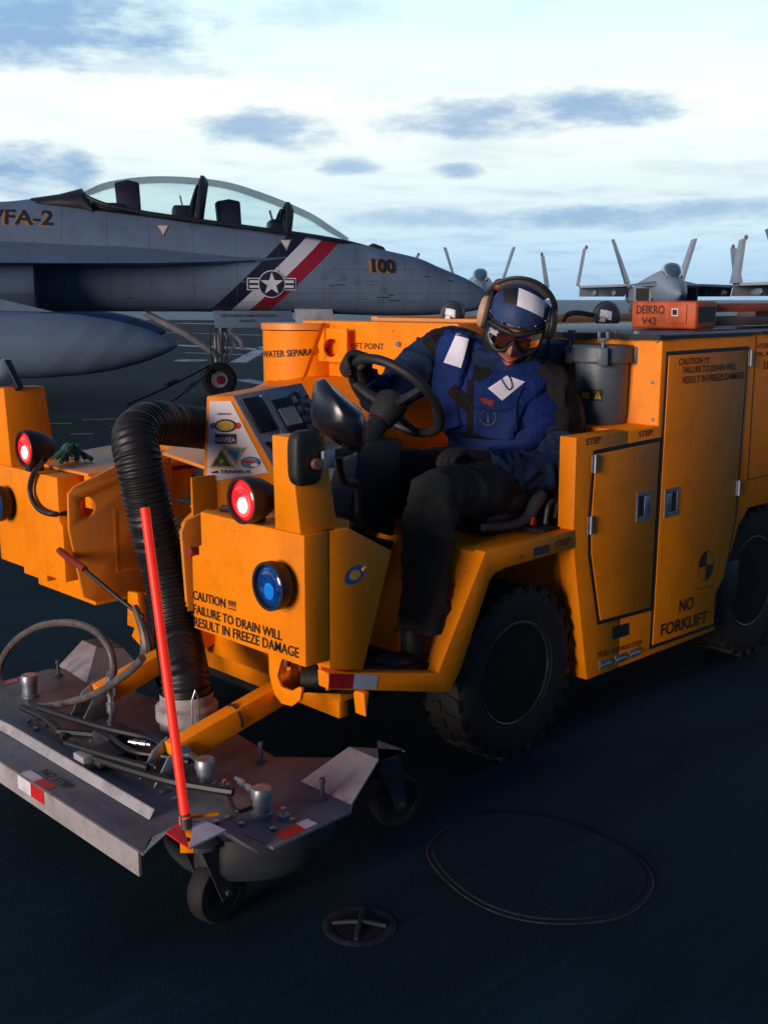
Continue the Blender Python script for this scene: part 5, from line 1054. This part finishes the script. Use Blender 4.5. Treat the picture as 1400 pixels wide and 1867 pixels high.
# gloves
def glove_grip():
    P_ = None; a = R(52); rad_ = (e1 * math.cos(a) + e2 * math.sin(a)); tn = (-e1 * math.sin(a) + e2 * math.cos(a)); Pc = wcn + rad_ * .192
    mb = MB()
    for i, (L, t0) in enumerate(((.95, -.034), (1.08, -.012), (1.0, .010), (.82, .031))):
        pts = []
        for q in (115, 85, 50, 15, -25, -65, -105 * L):
            r_ = .034 - .006 * max(0, -q) / 100; b = R(q); pts.append(Pc + tn * (t0 + .004 * math.sin(b)) + rad_ * r_ * math.cos(b) + en * r_ * math.sin(b))
        mb.tube(pts, [.013, .0135, .0145, .013, .0135, .012, .010], 12, smooth=3)
    th = [Pc + tn * .040 + en * .036 - rad_ * .02, Pc + tn * .058 + en * .022 - rad_ * .024, Pc + tn * .060 - rad_ * .030 - en * .006, Pc + tn * .045 - rad_ * .026 - en * .022]
    mb.tube(th, [.016, .015, .0135, .010], 12, smooth=4)
    kn = Pc + en * .040 + rad_ * .006; wr = V((2.93, 3.155, 1.355)); mid = kn.lerp(wr, .45) + Z_ * .02
    s_w = tn
    rr = []
    for p, w, h in ((kn + (kn - mid).normalized() * .012, .036, .012), (kn, .046, .021), (mid, .046, .026), (mid.lerp(wr, .6), .036, .028), (wr, .036, .034), (wr.lerp(V((3.01, 3.19, 1.30)), .5), .052, .05)):
        d = (wr - kn).normalized(); s1 = (s_w - d * s_w.dot(d)).normalized(); u1 = d.cross(s1); rr.append([p + s1 * w * math.cos(b) + u1 * h * math.sin(b) for b in [2 * math.pi * k / 16 for k in range(16)]])
    mb.rings(rr); mb.wrinkle(.0015, 60, 2); return pp(mb, 'glove', 'glove')
glove_grip()
# left hand resting on the thigh, fingers curled forward over the knee side
mb = MB(); kn = V((2.985, 2.715, 1.105)); wr = V((3.09, 2.685, 1.075)); sw_ = V((.15, 1, -.05)).normalized()
for i, (t0, L) in enumerate(((-.034, .85), (-.011, 1.0), (.012, 1.06), (.034, .95))):
    b0 = kn + sw_ * t0; mb.tube([b0 + V((.02, 0, 0)), b0 + V((-.015 * L, 0, .002)), b0 + V((-.045 * L, 0, -.008)), b0 + V((-.068 * L, .002, -.028)), b0 + V((-.074 * L, .003, -.046))], [.013, .0145, .013, .0125, .010], 12, smooth=3)
mb.tube([wr + sw_ * .035, kn + sw_ * .055 + V((.02, 0, -.004)), kn + sw_ * .062 + V((-.015, 0, -.012)), kn + sw_ * .056 + V((-.040, 0, -.02))], [.017, .0165, .0145, .011], 12, smooth=4)
rr = []
for p, w, h in ((kn + V((-.012, 0, 0)), .036, .012), (kn, .046, .019), (kn.lerp(wr, .5), .046, .024), (wr, .036, .028), (wr + V((.05, -.01, -.015)), .046, .042)):
    rr.append([p + sw_ * w * math.cos(b) + Z_ * h * math.sin(b) for b in [2 * math.pi * k / 16 for k in range(16)]])
mb.rings(rr); mb.wrinkle(.0015, 60, 8); pp(mb, 'glove', 'glove')

# ------------------------------------------------------------------ helmets and chock on the roof
def roof_helmet(p, label, tube):
    p = V(p); t = thing('cranial_helmet', p, label, 'helmet', 'helmets resting on the scrubber roof')
    mb = MB(); mb.ell(p + Z_ * .04, rgt * .056, fwd * .070, Z_ * .058, 24, 16, fn=lambda x, y, z: (x, y, z if z > -.5 else -.5)); mb.build('shell', 'darkgrey', t)
    bv = bvh_of([t.children[0]])
    for a, b, w, h in ((-.026, .052, .016, .017), (-.004, .044, .010, .020), (-.030, .026, .012, .010)):
        g = patch_grid([p + rgt * (a + i * w) - fwd * .3 + Z_ * (b + j * h) for i, j in ((-1, -.7), (.8, -1), (1, .8), (-.7, 1))], 5, 5); mb_project(g, bv, fwd, .003); g.build('white_patch', 'reflect', t, recalc=False)
    mb = MB(); mb.tube([p + rgt * .056 * math.cos(a) + fwd * .02 + Z_ * (.038 + .060 * math.sin(a)) for a in [math.pi * k / 14 for k in range(15)]], .006, 6); mb.build('headset_band', 'black', t)
    if tube:
        mb = MB(); mb.tube([p - rgt * .06 + Z_ * .045, p - rgt * .13 + Z_ * .055, p - rgt * .17 + Z_ * .045, p - rgt * .19 + Z_ * .02], .011, 8, smooth=4); mb.build('ear_tube', 'black', t)
roof_helmet([(4.018, 3.697, 1.54)][0], 'helmet with white patches lying on the vehicle roof left of the driver\'s head', False)
roof_helmet([(3.985, 2.789, 1.54)][0], 'helmet with white patches lying on the vehicle roof between the driver and orange chock', True)

ch = thing('wheel_chock', (4.9, 2.95, 1.515), 'orange two-block aircraft wheel chock with dark rails resting on the cabinet roof', 'wheel chock')
zc = 1.518; yA, yB = 2.70, 3.10
def cblock(x0, x1, y0, y1, z0, z1, m='chock'): mb = MB(); mb.box(x0, x1, y0, y1, z0, z1); return mb.build('block', m, ch, bevel=.014, seg=3)
A1 = [(3.004, 1.641), (2.665, 1.51)]; yl, yr = A1[0][0], A1[1][0]
b1 = cblock(4.48, 4.66, yr, yl, zc, zc + .125)
mb = MB(); mb.box(4.472, 4.484, yr + .045, yr + .135, zc + .025, zc + .11); mb.build('raised_pad', 'chock', b1, bevel=.003)
mb = MB(); mb.box(4.470, 4.4718, yr + .085, yr + .118, zc + .058, zc + .092); mb.build('pad_outline', 'sign', b1)
mb = MB(); mb.box(4.4685, 4.4698, yr + .090, yr + .113, zc + .063, zc + .087); mb.build('black_square', 'black', b1)
mb = MB(); mb.box(4.50, 4.64, yr - .0015, yr - .0005, zc + .03, zc + .10); mb.build('side_recess', 'seal', b1)
text('DEIKRO', V((4.479, yl - .03, zc + .068)), V((4.479, yr + .16, zc + .068)), .038, Z_, 'inkfade', b1)
text('V42', V((4.479, yl - .06, zc + .020)), V((4.479, yr + .20, zc + .020)), .032, Z_, 'inkfade', b1)
cblock(6.05, 6.3, 2.62, 3.10, zc, zc + .16)
for y0, y1, z0, z1, m in ((yr + .02, yr + .08, zc + .01, zc + .05, 'chockdark'), (yr + .03, yr + .07, zc + .075, zc + .115, 'chock'), (yl - .08, yl - .02, zc + .01, zc + .05, 'chockdark')):
    mb = MB(); mb.box(4.661, 6.049, y0, y1, z0, z1); mb.build('rail', m, ch, bevel=.004)
mb = MB(); mb.box(5.2, 5.9, yr + .10, yr + .2, zc + .01, zc + .10); mb.build('rail', 'chockdark', ch, bevel=.004)

# ------------------------------------------------------------------ fighter in the foreground
def jet_mat(name, bands, k, z0, dark):
    m = M['jet'].copy(); m.name = name; nt = m.node_tree; N = nt.nodes; L = nt.links; b = N['Principled BSDF']
    cur = b.inputs['Base Color'].links[0].from_socket
    t = N.new('ShaderNodeTexCoord'); s = N.new('ShaderNodeSeparateXYZ'); L.new(t.outputs['Object'], s.inputs[0])
    def ma(op, a, bb, c=None):
        n = N.new('ShaderNodeMath'); n.operation = op
        for i, v in enumerate((a, bb, c)):
            if v is None: continue
            if isinstance(v, (int, float)): n.inputs[i].default_value = v
            else: L.new(v, n.inputs[i])
        return n.outputs[0]
    tt = ma('SUBTRACT', s.outputs[0], ma('MULTIPLY', ma('SUBTRACT', s.outputs[2], z0), k))
    def mixin(f, col):
        nonlocal cur
        x = N.new('ShaderNodeMix'); x.data_type = 'RGBA'; L.new(f, x.inputs[0]); L.new(cur, x.inputs[6]); x.inputs[7].default_value = (*col, 1); cur = x.outputs[2]
    for a, c, col in bands: mixin(ma('MULTIPLY', ma('GREATER_THAN', tt, a), ma('LESS_THAN', tt, c)), col)
    if dark:
        f = ma('GREATER_THAN', ma('ADD', s.outputs[2], ma('MULTIPLY', s.outputs[0], .1103)), 2.848)
        f = ma('MULTIPLY', f, ma('MULTIPLY', ma('GREATER_THAN', s.outputs[0], -2.85), ma('LESS_THAN', s.outputs[0], 2.75)))
        mixin(f, (.012, .015, .022))
        # panel lines
        w = None
        for x0 in (-2.45, -1.75, -1.1, -.4, .3, 1.0, 1.75, 2.35, 2.8, 3.2, 3.62, 4.0, 4.4):
            q = ma('LESS_THAN', ma('ABSOLUTE', ma('SUBTRACT', s.outputs[0], x0), None), .008); w = q if w is None else ma('MAXIMUM', w, q)
        for zz, xa in ((2.15, 1.9), (1.75, 1.2), (1.6, -3), (1.95, 2.4)): w = ma('MAXIMUM', w, ma('MULTIPLY', ma('LESS_THAN', ma('ABSOLUTE', ma('SUBTRACT', s.outputs[2], zz), None), .006), ma('GREATER_THAN', s.outputs[0], xa)))
        w = ma('MULTIPLY', w, .45); mixin(w, (.05, .06, .08))
    L.new(cur, b.inputs['Base Color']); return m
M['jetskin'] = jet_mat('jet_fuselage_paint', [(-.16, .19, (.010, .014, .035)), (.19, .50, (.52, .56, .64)), (.50, .84, (.24, .010, .028))], 1.07, 1.45, True)
M['tankskin'] = jet_mat('jet_tank_paint', [(-1.72, -1.50, (.095, .14, .21)), (-2.20, -1.95, (.10, .15, .22))], .9, 1.04, False)
JT = thing('fighter_jet', (0, 0, 0), 'large grey two-seat fighter jet numbered 100 with a red, white and navy nose stripe', 'fighter jet')
st = [(4.86, 1.66, 1.58, .03), (4.78, 1.80, 1.50, .13), (4.42, 2.01, 1.43, .27), (3.91, 2.21, 1.39, .38), (3.51, 2.37, 1.37, .45), (2.92, 2.50, 1.37, .52), (2.26, 2.66, 1.39, .58), (1.50, 2.78, 1.42, .64), (.2, 2.93, 1.44, .70), (-1.3, 3.12, 1.45, .76), (-2.1, 3.22, 1.45, .78), (-2.85, 3.26, 1.45, .80), (-3.5, 3.20, 1.45, .85), (-5.5, 3.10, 1.40, 1.0), (-9, 2.9, 1.4, 1.3), (-12.5, 2.6, 1.5, 1.2)]
sx_ = [s[0] for s in st]
def section(x, zt_, zb, w, n=40):
    c, h = (zt_ + zb) / 2, (zt_ - zb) / 2; r = []
    for i in range(n):
        a = 2 * math.pi * i / n; ca, sa = math.cos(a), math.sin(a)
        yy = w * math.copysign(abs(ca) ** .80, ca)
        if sa > 0 and x < 2.6: yy *= 1 - .25 * sa ** 2
        r.append((x, yy, c + h * math.copysign(abs(sa) ** .85, sa) - .06 * h * abs(ca)))
    return r
P4 = smooth_path([(s[0], s[1], s[2]) for s in st], 5); W4 = smooth_vals([s[3] for s in st], 5)
mb = MB(); mb.rings([section(p.x, p.y, p.z, w) for p, w in zip(P4, W4)]); fus = mb.build('fuselage', 'jetskin', JT, smooth=50)
bvf = bvh_of([fus])
# leading edge extensions
for s in (-1, 1):
    lx = [(1.22, .60, 2.34, 2.335), (.6, .74, 2.39, 2.29), (-.12, .93, 2.46, 2.25), (-1.12, 1.25, 2.56, 2.21), (-2.55, 1.62, 2.61, 2.19), (-3.36, 1.78, 2.65, 2.19), (-5.2, 2.2, 2.65, 2.22)]
    mb = MB(); mb.rings([[(x, s * .50, zt_), (x, s * e, ze + .015), (x, s * e, ze), (x, s * .50, 2.12)] for x, e, zt_, ze in lx]); mb.build('leading_edge_extension', 'jet', JT, smooth=20)
    mb = MB(); mb.rings([[(x, s * (.62 + i), 1.47 + j), (x, s * (1.25 + i), 1.50 + j), (x, s * (1.42 + i), 1.75), (x, s * (1.42 + i), 2.20), (x, s * .6, 2.22)] for x, i, j in ((-2.85, 0, 0), (-3.6, .02, 0), (-8, .1, 0))], cap=True); mb.build('engine_intake', 'jet', JT, bevel=.02)
    mb = MB(); mb.prism([(-5.2, s * 1.9, 2.20), (-6.8, s * 5.6, 2.20), (-9.0, s * 5.6, 2.20), (-9.6, s * 1.2, 2.20)], (0, 0, .12)); mb.build('wing', 'jet', JT, bevel=.03)
    mb = MB(); mb.prism([(-3.2, s * 3.6, 1.5), (-2.4, s * 3.6, 1.48), (-5.2, s * 3.6, 2.2), (-6.5, s * 3.6, 2.2)], (0, s * .10, 0)); mb.build('tank_pylon', 'jet', JT, bevel=.01)
    tk = MB(); tk.lathe([(.0, 0), (.06, .06), (.14, .22), (.24, .48), (.34, .85), (.41, 1.3), (.452, 1.9), (.46, 2.6), (.46, 4.0), (.38, 5.2), (.2, 6.0), (.03, 6.3)], (-.78, s * 3.6, 1.02), (-1, 0, .012), 40); tk.build('drop_tank', 'tankskin', JT, smooth=50)
    for x0, l in ((-9.6, 1.0),):
        mb = MB(); mb.prism([(x0, s * 1.4, 2.7), (x0 - 3.2, s * 1.4, 2.7), (x0 - 4.0, s * 2.3, 5.0), (x0 - 2.8, s * 2.3, 5.0)], (0, .1, 0)); mb.build('tail_fin', 'jet', JT)
    mb = MB(); mb.tube([(-6.4, s * 1.5, 1.6), (-6.6, s * 1.6, .4)], .09, 12); mb.cyl((-6.6, s * 1.5, .38), (-6.6, s * 1.8, .38), .38, n=28); mb.build('main_gear', 'jetlight', JT)
    mb = MB(); mb.prism([(-2.85, s * .66, 1.6), (-2.84, s * 1.22, 1.58), (-2.84, s * 1.36, 1.8), (-2.84, s * 1.36, 2.14), (-2.84, s * .7, 2.16)], (-.02, 0, 0)); mb.bm.free()
# canopy
cz = [(-2.12, 3.38, 3.34, .30), (-1.69, 3.56, 3.17, .42), (-.89, 3.66, 3.03, .48), (.1, 3.61, 2.91, .50), (.83, 3.42, 2.82, .49), (1.58, 3.13, 2.72, .42), (2.0, 2.88, 2.66, .34), (2.30, 2.69, 2.63, .18)]
cpp = smooth_path([(a, b, c) for a, b, c, d in cz], 5); cw = smooth_vals([d for *_, d in cz], 5)
def arch(x, zt_, zb, w, n=18, k=1.0, dx=0): return [(x + dx * math.sin(math.pi * i / n), w * k * math.cos(math.pi * i / n), zb + (zt_ - zb) * k * abs(math.sin(math.pi * i / n)) ** .85) for i in range(n + 1)]
mb = MB()
rows = [mb.vs(arch(p.x, p.y, p.z - .03, w)) for p, w in zip(cpp, cw)]
for i in range(len(rows) - 1):
    for j in range(18): mb.face([rows[i][j], rows[i][j + 1], rows[i + 1][j + 1], rows[i + 1][j]])
mb.build('canopy_glass', 'canopy', JT, smooth=60)
for s in (-1, 1):
    mb = MB(); mb.tube([(p.x, s * w, p.z - .03) for p, w in zip(cpp, cw)], .030, 6); mb.build('canopy_sill', 'jetdark', JT)
mb = MB(); mb.rings([section(x, zt_, zb, w, 20) for x, zt_, zb, w in ((-2.95, 3.27, 3.05, .25), (-2.5, 3.34, 3.05, .38), (-2.14, 3.44, 3.0, .42), (-1.98, 3.22, 2.95, .44))]); mb.build('canopy_fairing', 'jetdark', JT)
def frame(x, zt_, zb, w, dx, r, name='canopy_frame'):
    mb = MB(); mb.tube(arch(x, zt_, zb, w, 18, .97, dx), r, 8, flat=1.7); mb.build(name, 'jetdark', JT)
frame(-.28, 3.62, 2.94, .49, .12, .06); frame(-.42, 3.50, 2.94, .40, .16, .035); frame(1.18, 3.22, 2.74, .44, .08, .055); frame(1.04, 3.14, 2.74, .36, .1, .03)
for x, z, h in ((-1.42, 2.95, .58), (.22, 2.80, .46)):
    mb = MB(); mb.prism([(x - .16, -.20, z), (x + .22, -.20, z), (x + .20, -.20, z + h), (x + .02, -.20, z + h + .04), (x - .20, -.20, z + h)], (0, .40, 0)); mb.wrinkle(.01, 6); mb.build('ejection_seat', 'seatjet', JT, bevel=.03)
mb = MB(); mb.box(-.7, -.35, -.3, .3, 2.85, 3.18); mb.box(.9, 1.15, -.28, .28, 2.7, 2.98); mb.box(-2.0, -1.5, -.3, .3, 3.0, 3.20); mb.build('instrument_coaming', 'jetdark', JT, bevel=.05)
for x in (-.52, .98): 
    mb = MB(); mb.plate([(x, -.02, 3.12 if x < 0 else 2.95), (x, .14, 3.12 if x < 0 else 2.95), (x - .05, .14, 3.36 if x < 0 else 3.14), (x - .05, -.02, 3.36 if x < 0 else 3.14)], [], (.02, 0, 0)); mb.build('head_up_display', 'jetlight', JT)
# antennas, probe door, intake lips
mb = MB(); mb.prism([(2.62, -.06, 2.56), (2.95, -.06, 2.48), (2.90, -.06, 2.55), (2.72, -.06, 2.61)], (0, .12, 0)); mb.build('gun_port', 'jetdark', JT, bevel=.01)
# markings
def jtext(s, pts, h, m, off=0, **k):
    (a, za), (b, zb) = pts; text(s, V((a + off, -1.6, za)), V((b + off, -1.6, zb)), h, Z_, m, JT, target=bvf, proj=(0, 1, 0), **k)
jtext('VFA-2', [(-3.59, 2.8), (-2.6, 2.79)], .24, 'jetorange', -.025, lift=.004, bold=.02); jtext('VFA-2', [(-3.58, 2.82), (-2.58, 2.81)], .24, 'jetink', 0, lift=.008, bold=.02)
jtext('100', [(2.56, 2.1), (2.97, 2.09)], .22, 'jetorange', -.01, lift=.012, bold=.02); jtext('100', [(2.59, 2.12), (3, 2.11)], .22, 'jetink', 0, lift=.030, bold=.035)
for pts in (((258, 404), (298, 404)), ((430, 421), (476, 424))):
    ((a, za), (b, zb)) = ([(-0.93, 3), (-0.3, 2.9)] if pts[0][0] == 258 else [(0.48, 2.84), (1.07, 2.76)])
    text('RESCUE EXIT HERE', V((a, -1.6, za)), V((b, -1.6, zb)), .045, Z_, 'jetorange', JT, target=bvf, proj=(0, 1, 0), lift=.006)
def jmark(poly, m, lift, name='insignia'):
    mb = MB(); mb.plate([(a, -1.6, b) for a, b in poly], [], (0, .0, 0)) if False else None
    mb = MB(); vv = mb.vs([(a, -1.6, b) for a, b in poly]); mb.face(vv)
    bmesh.ops.triangulate(mb.bm, faces=mb.bm.faces); bmesh.ops.subdivide_edges(mb.bm, edges=mb.bm.edges, cuts=2, use_grid_fill=True)
    mb_project(mb, bvf, (0, 1, 0), lift); return mb.build(name, m, JT, recalc=False)
rc = [(0.87, 1.9)][0]
def circ(r, n=36): return [(rc[0] + r * math.cos(2 * math.pi * k / n), rc[1] + r * math.sin(2 * math.pi * k / n)) for k in range(n)]
jmark([(rc[0] - .41, rc[1] - .10), (rc[0] + .41, rc[1] - .10), (rc[0] + .41, rc[1] + .10), (rc[0] - .41, rc[1] + .10)], 'insig', .012); jmark([(rc[0] - .395, rc[1] - .085), (rc[0] + .395, rc[1] - .085), (rc[0] + .395, rc[1] + .085), (rc[0] - .395, rc[1] + .085)], 'navyblue', .016)
for dz in (-.04, .04):
    for a, b in ((-.37, -.19), (.19, .37)): jmark([(rc[0] + a, rc[1] + dz - .022), (rc[0] + b, rc[1] + dz - .022), (rc[0] + b, rc[1] + dz + .022), (rc[0] + a, rc[1] + dz + .022)], 'insig', .020)
jmark(circ(.225), 'insig', .022); jmark(circ(.210), 'navyblue', .026)
mb = MB(); cv_ = mb.bm.verts.new((rc[0], -1.6, rc[1])); sv = mb.vs([(rc[0] + (.195 if k % 2 == 0 else .078) * math.sin(math.pi * k / 5), -1.6, rc[1] + (.195 if k % 2 == 0 else .078) * math.cos(math.pi * k / 5)) for k in range(10)])
for k in range(10): mb.face([cv_, sv[k], sv[(k + 1) % 10]])
mb_project(mb, bvf, (0, 1, 0), .032); mb.build('insignia_star', 'insig', JT, recalc=False)
for c, o in (((298, 418), 0), ((524, 445), 0)):
    (a, b), = [[(-0.87, 2.76)][0]] if c[0] == 298 else [[(1.14, 2.55)][0]]
    jmark([(a - .11, b + .09), (a + .11, b + .09), (a, b - .11)], 'jetorange', .010, 'warning_triangle'); jmark([(a - .08, b + .072), (a + .08, b + .072), (a, b - .075)], 'insig', .016, 'warning_triangle')
text('CAUTION', V((-.05, 0, 0)), V((.05, 0, 0)), .03, Z_, 'jetink', JT).name = 'tank_lettering'; bpy.data.objects.remove(bpy.data.objects['tank_lettering'])
for x, z in [(1.75, 2.02), (2.32, 1.93), (2.79, 1.79), (2.08, 2.02)]: jmark([(x - .05, z - .05), (x + .05, z - .05), (x + .05, z + .06), (x - .05, z + .06)], 'jetmark', .004, 'access_panel')
for k in range(26):
    x = random.uniform(-2.6, 4.1); z = random.uniform(1.6, 2.15) if x < 1 else random.uniform(1.6, 2.25 - .1 * max(0, x - 2))
    w = random.uniform(.03, .12); jmark([(x - w, z - .008), (x + w, z - .008), (x + w, z + .008), (x - w, z + .008)], random.choice(['jetmark', 'jetink']), .004, 'stencil_mark')
# nose gear
g0 = V((0, 0, 0)); mb = MB(); mb.tube([(.10, 0, 1.45), (.02, 0, .90), (0, 0, .55), (0, 0, .34)], [.10, .095, .07, .055], 16); mb.build('nose_strut', 'jetlight', JT)
for s in (-1, 1):
    mb = MB(); mb.tube([(-1.2, s * .12, 1.42), (-.55, s * .1, 1.08), (-.02, s * .06, .70)], [.055, .065, .05], 12); mb.build('drag_brace', 'jetlight', JT)
    mb = MB(); mb.lathe([(0, .07), (.13, .07), (.15, .09), (.24, .10), (.29, .07), (.30, 0), (.29, -.07), (.24, -.10), (0, -.1)], (0, s * .17, .30), (0, -1, 0), 36); w_ = mb.build('nose_wheel', 'tyre', JT)
    mb = MB(); mb.lathe([(.14, .085), (.13, .10), (.08, .075), (.05, .10), (0, .10)], (0, s * .17, .30), (0, s, 0), 24); mb.build('hub', 'jetlight', w_)
    mb = MB(); mb.lathe([(.075, .108), (.04, .115), (0, .115)], (0, s * .17, .30), (0, s, 0), 16); mb.build('hub_cap', 'jetred', w_)
mb = MB(); mb.tube([(.12, 0, 1.2), (.38, -.02, .95), (.42, 0, .80)], .035, 8); mb.tube([(.02, -.06, .62), (.18, -.06, .45), (.06, -.05, .32)], .025, 8); mb.tube([(0, 0, .72), (.3, 0, .85), (.2, 0, 1.35)], .03, 8); mb.tube([(.1, -.1, 1.1), (.22, -.12, .8), (.1, -.12, .5), (.04, -.14, .36)], .014, 6, smooth=3); mb.build('gear_linkage', 'jetlight', JT)
for q in range(5):
    mb = MB(); a = random.uniform(-.15, .15); mb.tube([(a, -.10, 1.2), (a + random.uniform(-.1, .15), -.16, .8), (a * .5, -.13, .45)], .012, 6, smooth=4); mb.build('gear_cable', 'black', JT)
mb = MB(); mb.prism([(-.10, -.32, 1.46), (1.24, -.32, 1.46), (1.26, -.40, 1.18), (-.06, -.40, 1.18)], (0, -.02, 0)); dr = mb.build('gear_door', 'jet', JT, bevel=.004)
mb = MB(); mb.prism([(1.28, -.35, 1.56), (1.92, -.35, 1.56), (1.98, -.42, 1.20), (1.30, -.42, 1.20)], (0, -.02, 0)); mb.build('gear_door', 'jetlight', JT, bevel=.004)
text('USS ABRAHAM LINCOLN', V((.02, -.365, 1.36)), V((.95, -.365, 1.36)), .045, V((0, .15, 1)).normalized(), 'jetink', dr, lift=.03); text('NAVY', V((.34, -.39, 1.27)), V((.60, -.39, 1.27)), .045, V((0, .15, 1)).normalized(), 'jetink', dr, lift=.03)
jr = math.radians(-31.9)
JT.location = (11.427, 15.992, 0); JT.rotation_euler = (0, 0, jr)
for a, b, lb in (((-.15, -.2, .55), (-1.55, -1.4, .01), 'long tie-down chain running left from the jet nose wheel to the deck'), ((-.1, -.2, .5), (-.95, -1.7, .01), 'short steep tie-down chain running from the jet nose wheel to the deck')):
    rm = Matrix.Translation((11.427, 15.992, 0)) @ Matrix.Rotation(jr, 4, 'Z'); a = rm @ V(a); b = rm @ V(b)
    mb = MB(); mb.tube([a, a.lerp(b, .5) - Z_ * .03, b], .018, 6, smooth=3); mb.tube([a.lerp(b, .42), a.lerp(b, .55)], .04, 8); o = mb.build('tie_down_chain', 'chain'); tag(o, lb, 'chain', 'tie-down chains at the nose wheel')

# ------------------------------------------------------------------ parked jets far behind
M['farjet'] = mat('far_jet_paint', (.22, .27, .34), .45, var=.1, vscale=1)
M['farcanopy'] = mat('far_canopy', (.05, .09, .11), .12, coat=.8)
M['pitot_cover'] = mat('fold_cover', (.28, .13, .10), .7)
def far_jet(label):
    t = thing('parked_fighter_jet', (0, 0, 0), label, 'fighter jet', 'folded-wing jets parked beyond the scrubber')
    def sec(x, zt_, zb, w, n=24): return [(x, w * math.copysign(abs(math.cos(2 * math.pi * i / n)) ** .85, math.cos(2 * math.pi * i / n)), (zt_ + zb) / 2 + (zt_ - zb) / 2 * math.sin(2 * math.pi * i / n)) for i in range(n)]
    mb = MB(); mb.rings([sec(*q) for q in ((8.6, 1.92, 1.84, .04), (8.2, 2.12, 1.66, .22), (7.3, 2.38, 1.45, .42), (6.2, 2.62, 1.34, .56), (5.2, 2.8, 1.32, .64), (3.5, 2.95, 1.32, .72), (1.5, 3.10, 1.35, .80), (-1, 3.0, 1.35, .95), (-4, 2.8, 1.38, 1.2), (-7.5, 2.5, 1.5, 1.15))]); mb.build('fuselage', 'farjet', t)
    mb = MB(); mb.rings([sec(*q, 20) for q in ((5.95, 2.66, 2.5, .15), (5.4, 3.02, 2.5, .36), (4.7, 3.32, 2.6, .45), (4.0, 3.42, 2.7, .46), (3.2, 3.34, 2.8, .40), (2.4, 3.12, 2.8, .22))]); mb.build('canopy', 'farcanopy', t)
    mb = MB(); mb.tube([(5.35, .38 * math.cos(a), 2.62 + .40 * math.sin(a)) for a in [math.pi * k / 12 for k in range(13)]], .03, 6); mb.build('canopy_frame', 'farjet', t)
    for s in (-1, 1):
        mb = MB(); mb.prism([(4.6, s * .62, 2.30), (2.6, s * 1.05, 2.30), (.6, s * 1.75, 2.30), (-.3, s * 2.0, 2.32), (-.3, s * .6, 2.5), (4.0, s * .5, 2.5)], (0, 0, .05)); mb.build('leading_edge_extension', 'farjet', t)
        mb = MB(); mb.rings([[(x, s * .70, 1.42), (x, s * 1.38, 1.42), (x, s * 1.55, 1.62), (x, s * 1.55, 2.28), (x, s * .72, 2.30)] for x in (1.9, 1.5, -5)]); it = mb.build('engine_intake', 'farjet', t)
        mb = MB(); mb.sheet([(1.91, s * .80, 1.50), (1.91, s * 1.34, 1.50), (1.91, s * 1.46, 1.66), (1.91, s * 1.46, 2.20), (1.91, s * .82, 2.2)]); mb.build('intake_mouth', 'seal', it)
        mb = MB(); mb.prism([(-.2, s * 1.5, 2.32), (-1.9, s * 4.15, 2.26), (-4.3, s * 4.15, 2.26), (-4.9, s * 1.2, 2.32)], (0, 0, .12)); mb.build('wing', 'farjet', t)
        mb = MB(); mb.prism([(-4.3, s * 1.5, 2.28), (-4.4, s * 4.1, 2.22), (-4.9, s * 4.1, 1.80), (-4.9, s * 1.6, 1.80)], (0, 0, .06)); mb.build('drooped_flap', 'farjet', t)
        mb = MB(); mb.prism([(-2.0, s * 4.15, 2.38), (-4.2, s * 4.15, 2.38), (-4.1, s * 3.84, 4.35), (-3.0, s * 3.84, 4.35)], (0, s * .16, 0)); fw = mb.build('folded_wing_tip', 'farjet', t)
        mb = MB(); mb.ell((-3.2, s * 3.84, 4.42), X_ * .30, Y_ * .08, Z_ * .10, 14, 8); mb.wrinkle(.05, 5, 3); mb.build('tip_cover', 'pitot_cover', fw)
        mb = MB(); mb.prism([(-4.2, s * 1.35, 2.55), (-7.0, s * 1.35, 2.5), (-7.6, s * 2.15, 5.0), (-6.3, s * 2.2, 5.0)], (0, s * .16, 0)); mb.build('tail_fin', 'farjet', t)
        for y in (2.3, 3.3): mb = MB(); mb.rings([[(x, s * y + r * math.cos(a), 1.98 + r * math.sin(a) * 1.2) for a in [2 * math.pi * k / 10 for k in range(10)]] for x, r in ((-1.2, .03), (-1.6, .14), (-3.4, .16))]); mb.build('pylon', 'farjet', t)
        mb = MB(); mb.tube([(-3.2, s * 1.2, 1.5), (-3.4, s * 1.5, .4)], .1, 8); mb.cyl((-3.4, s * 1.4, .38), (-3.4, s * 1.7, .38), .38, n=20); mb.build('main_gear', 'jetdark', t)
    mb = MB(); mb.tube([(4.8, 0, 1.5), (4.8, 0, .3)], .09, 8); mb.cyl((4.8, -.2, .3), (4.8, .2, .3), .3, n=20); mb.build('nose_gear', 'jetdark', t)
    return t
def copy_tree(o, parent=None):
    c = o.copy(); C.objects.link(c)
    if parent: c.parent = parent
    for chd in list(o.children): copy_tree(chd, c)
    return c
fj = far_jet('parked grey jet facing us with folded wings, seen above the orange wheel chock')
def put(o, nose, tail):
    n = gp(*nose); t = gp(*tail); d = (n - t).normalized(); o.location = n - d * 8.6; o.rotation_euler = (0, 0, math.atan2(d.y, d.x))
put(fj, (13.0, 50), (15.4, 66))
j2 = copy_tree(fj); j2['label'] = 'parked grey jet mostly hidden behind the big jet nose and the driver\'s helmet'; put(j2, (5.1, 60), (6.3, 76))
j3 = copy_tree(fj); j3['label'] = 'parked jet at the right edge, only its tall folded wing showing'; put(j3, (18.4, 40), (20.9, 56))
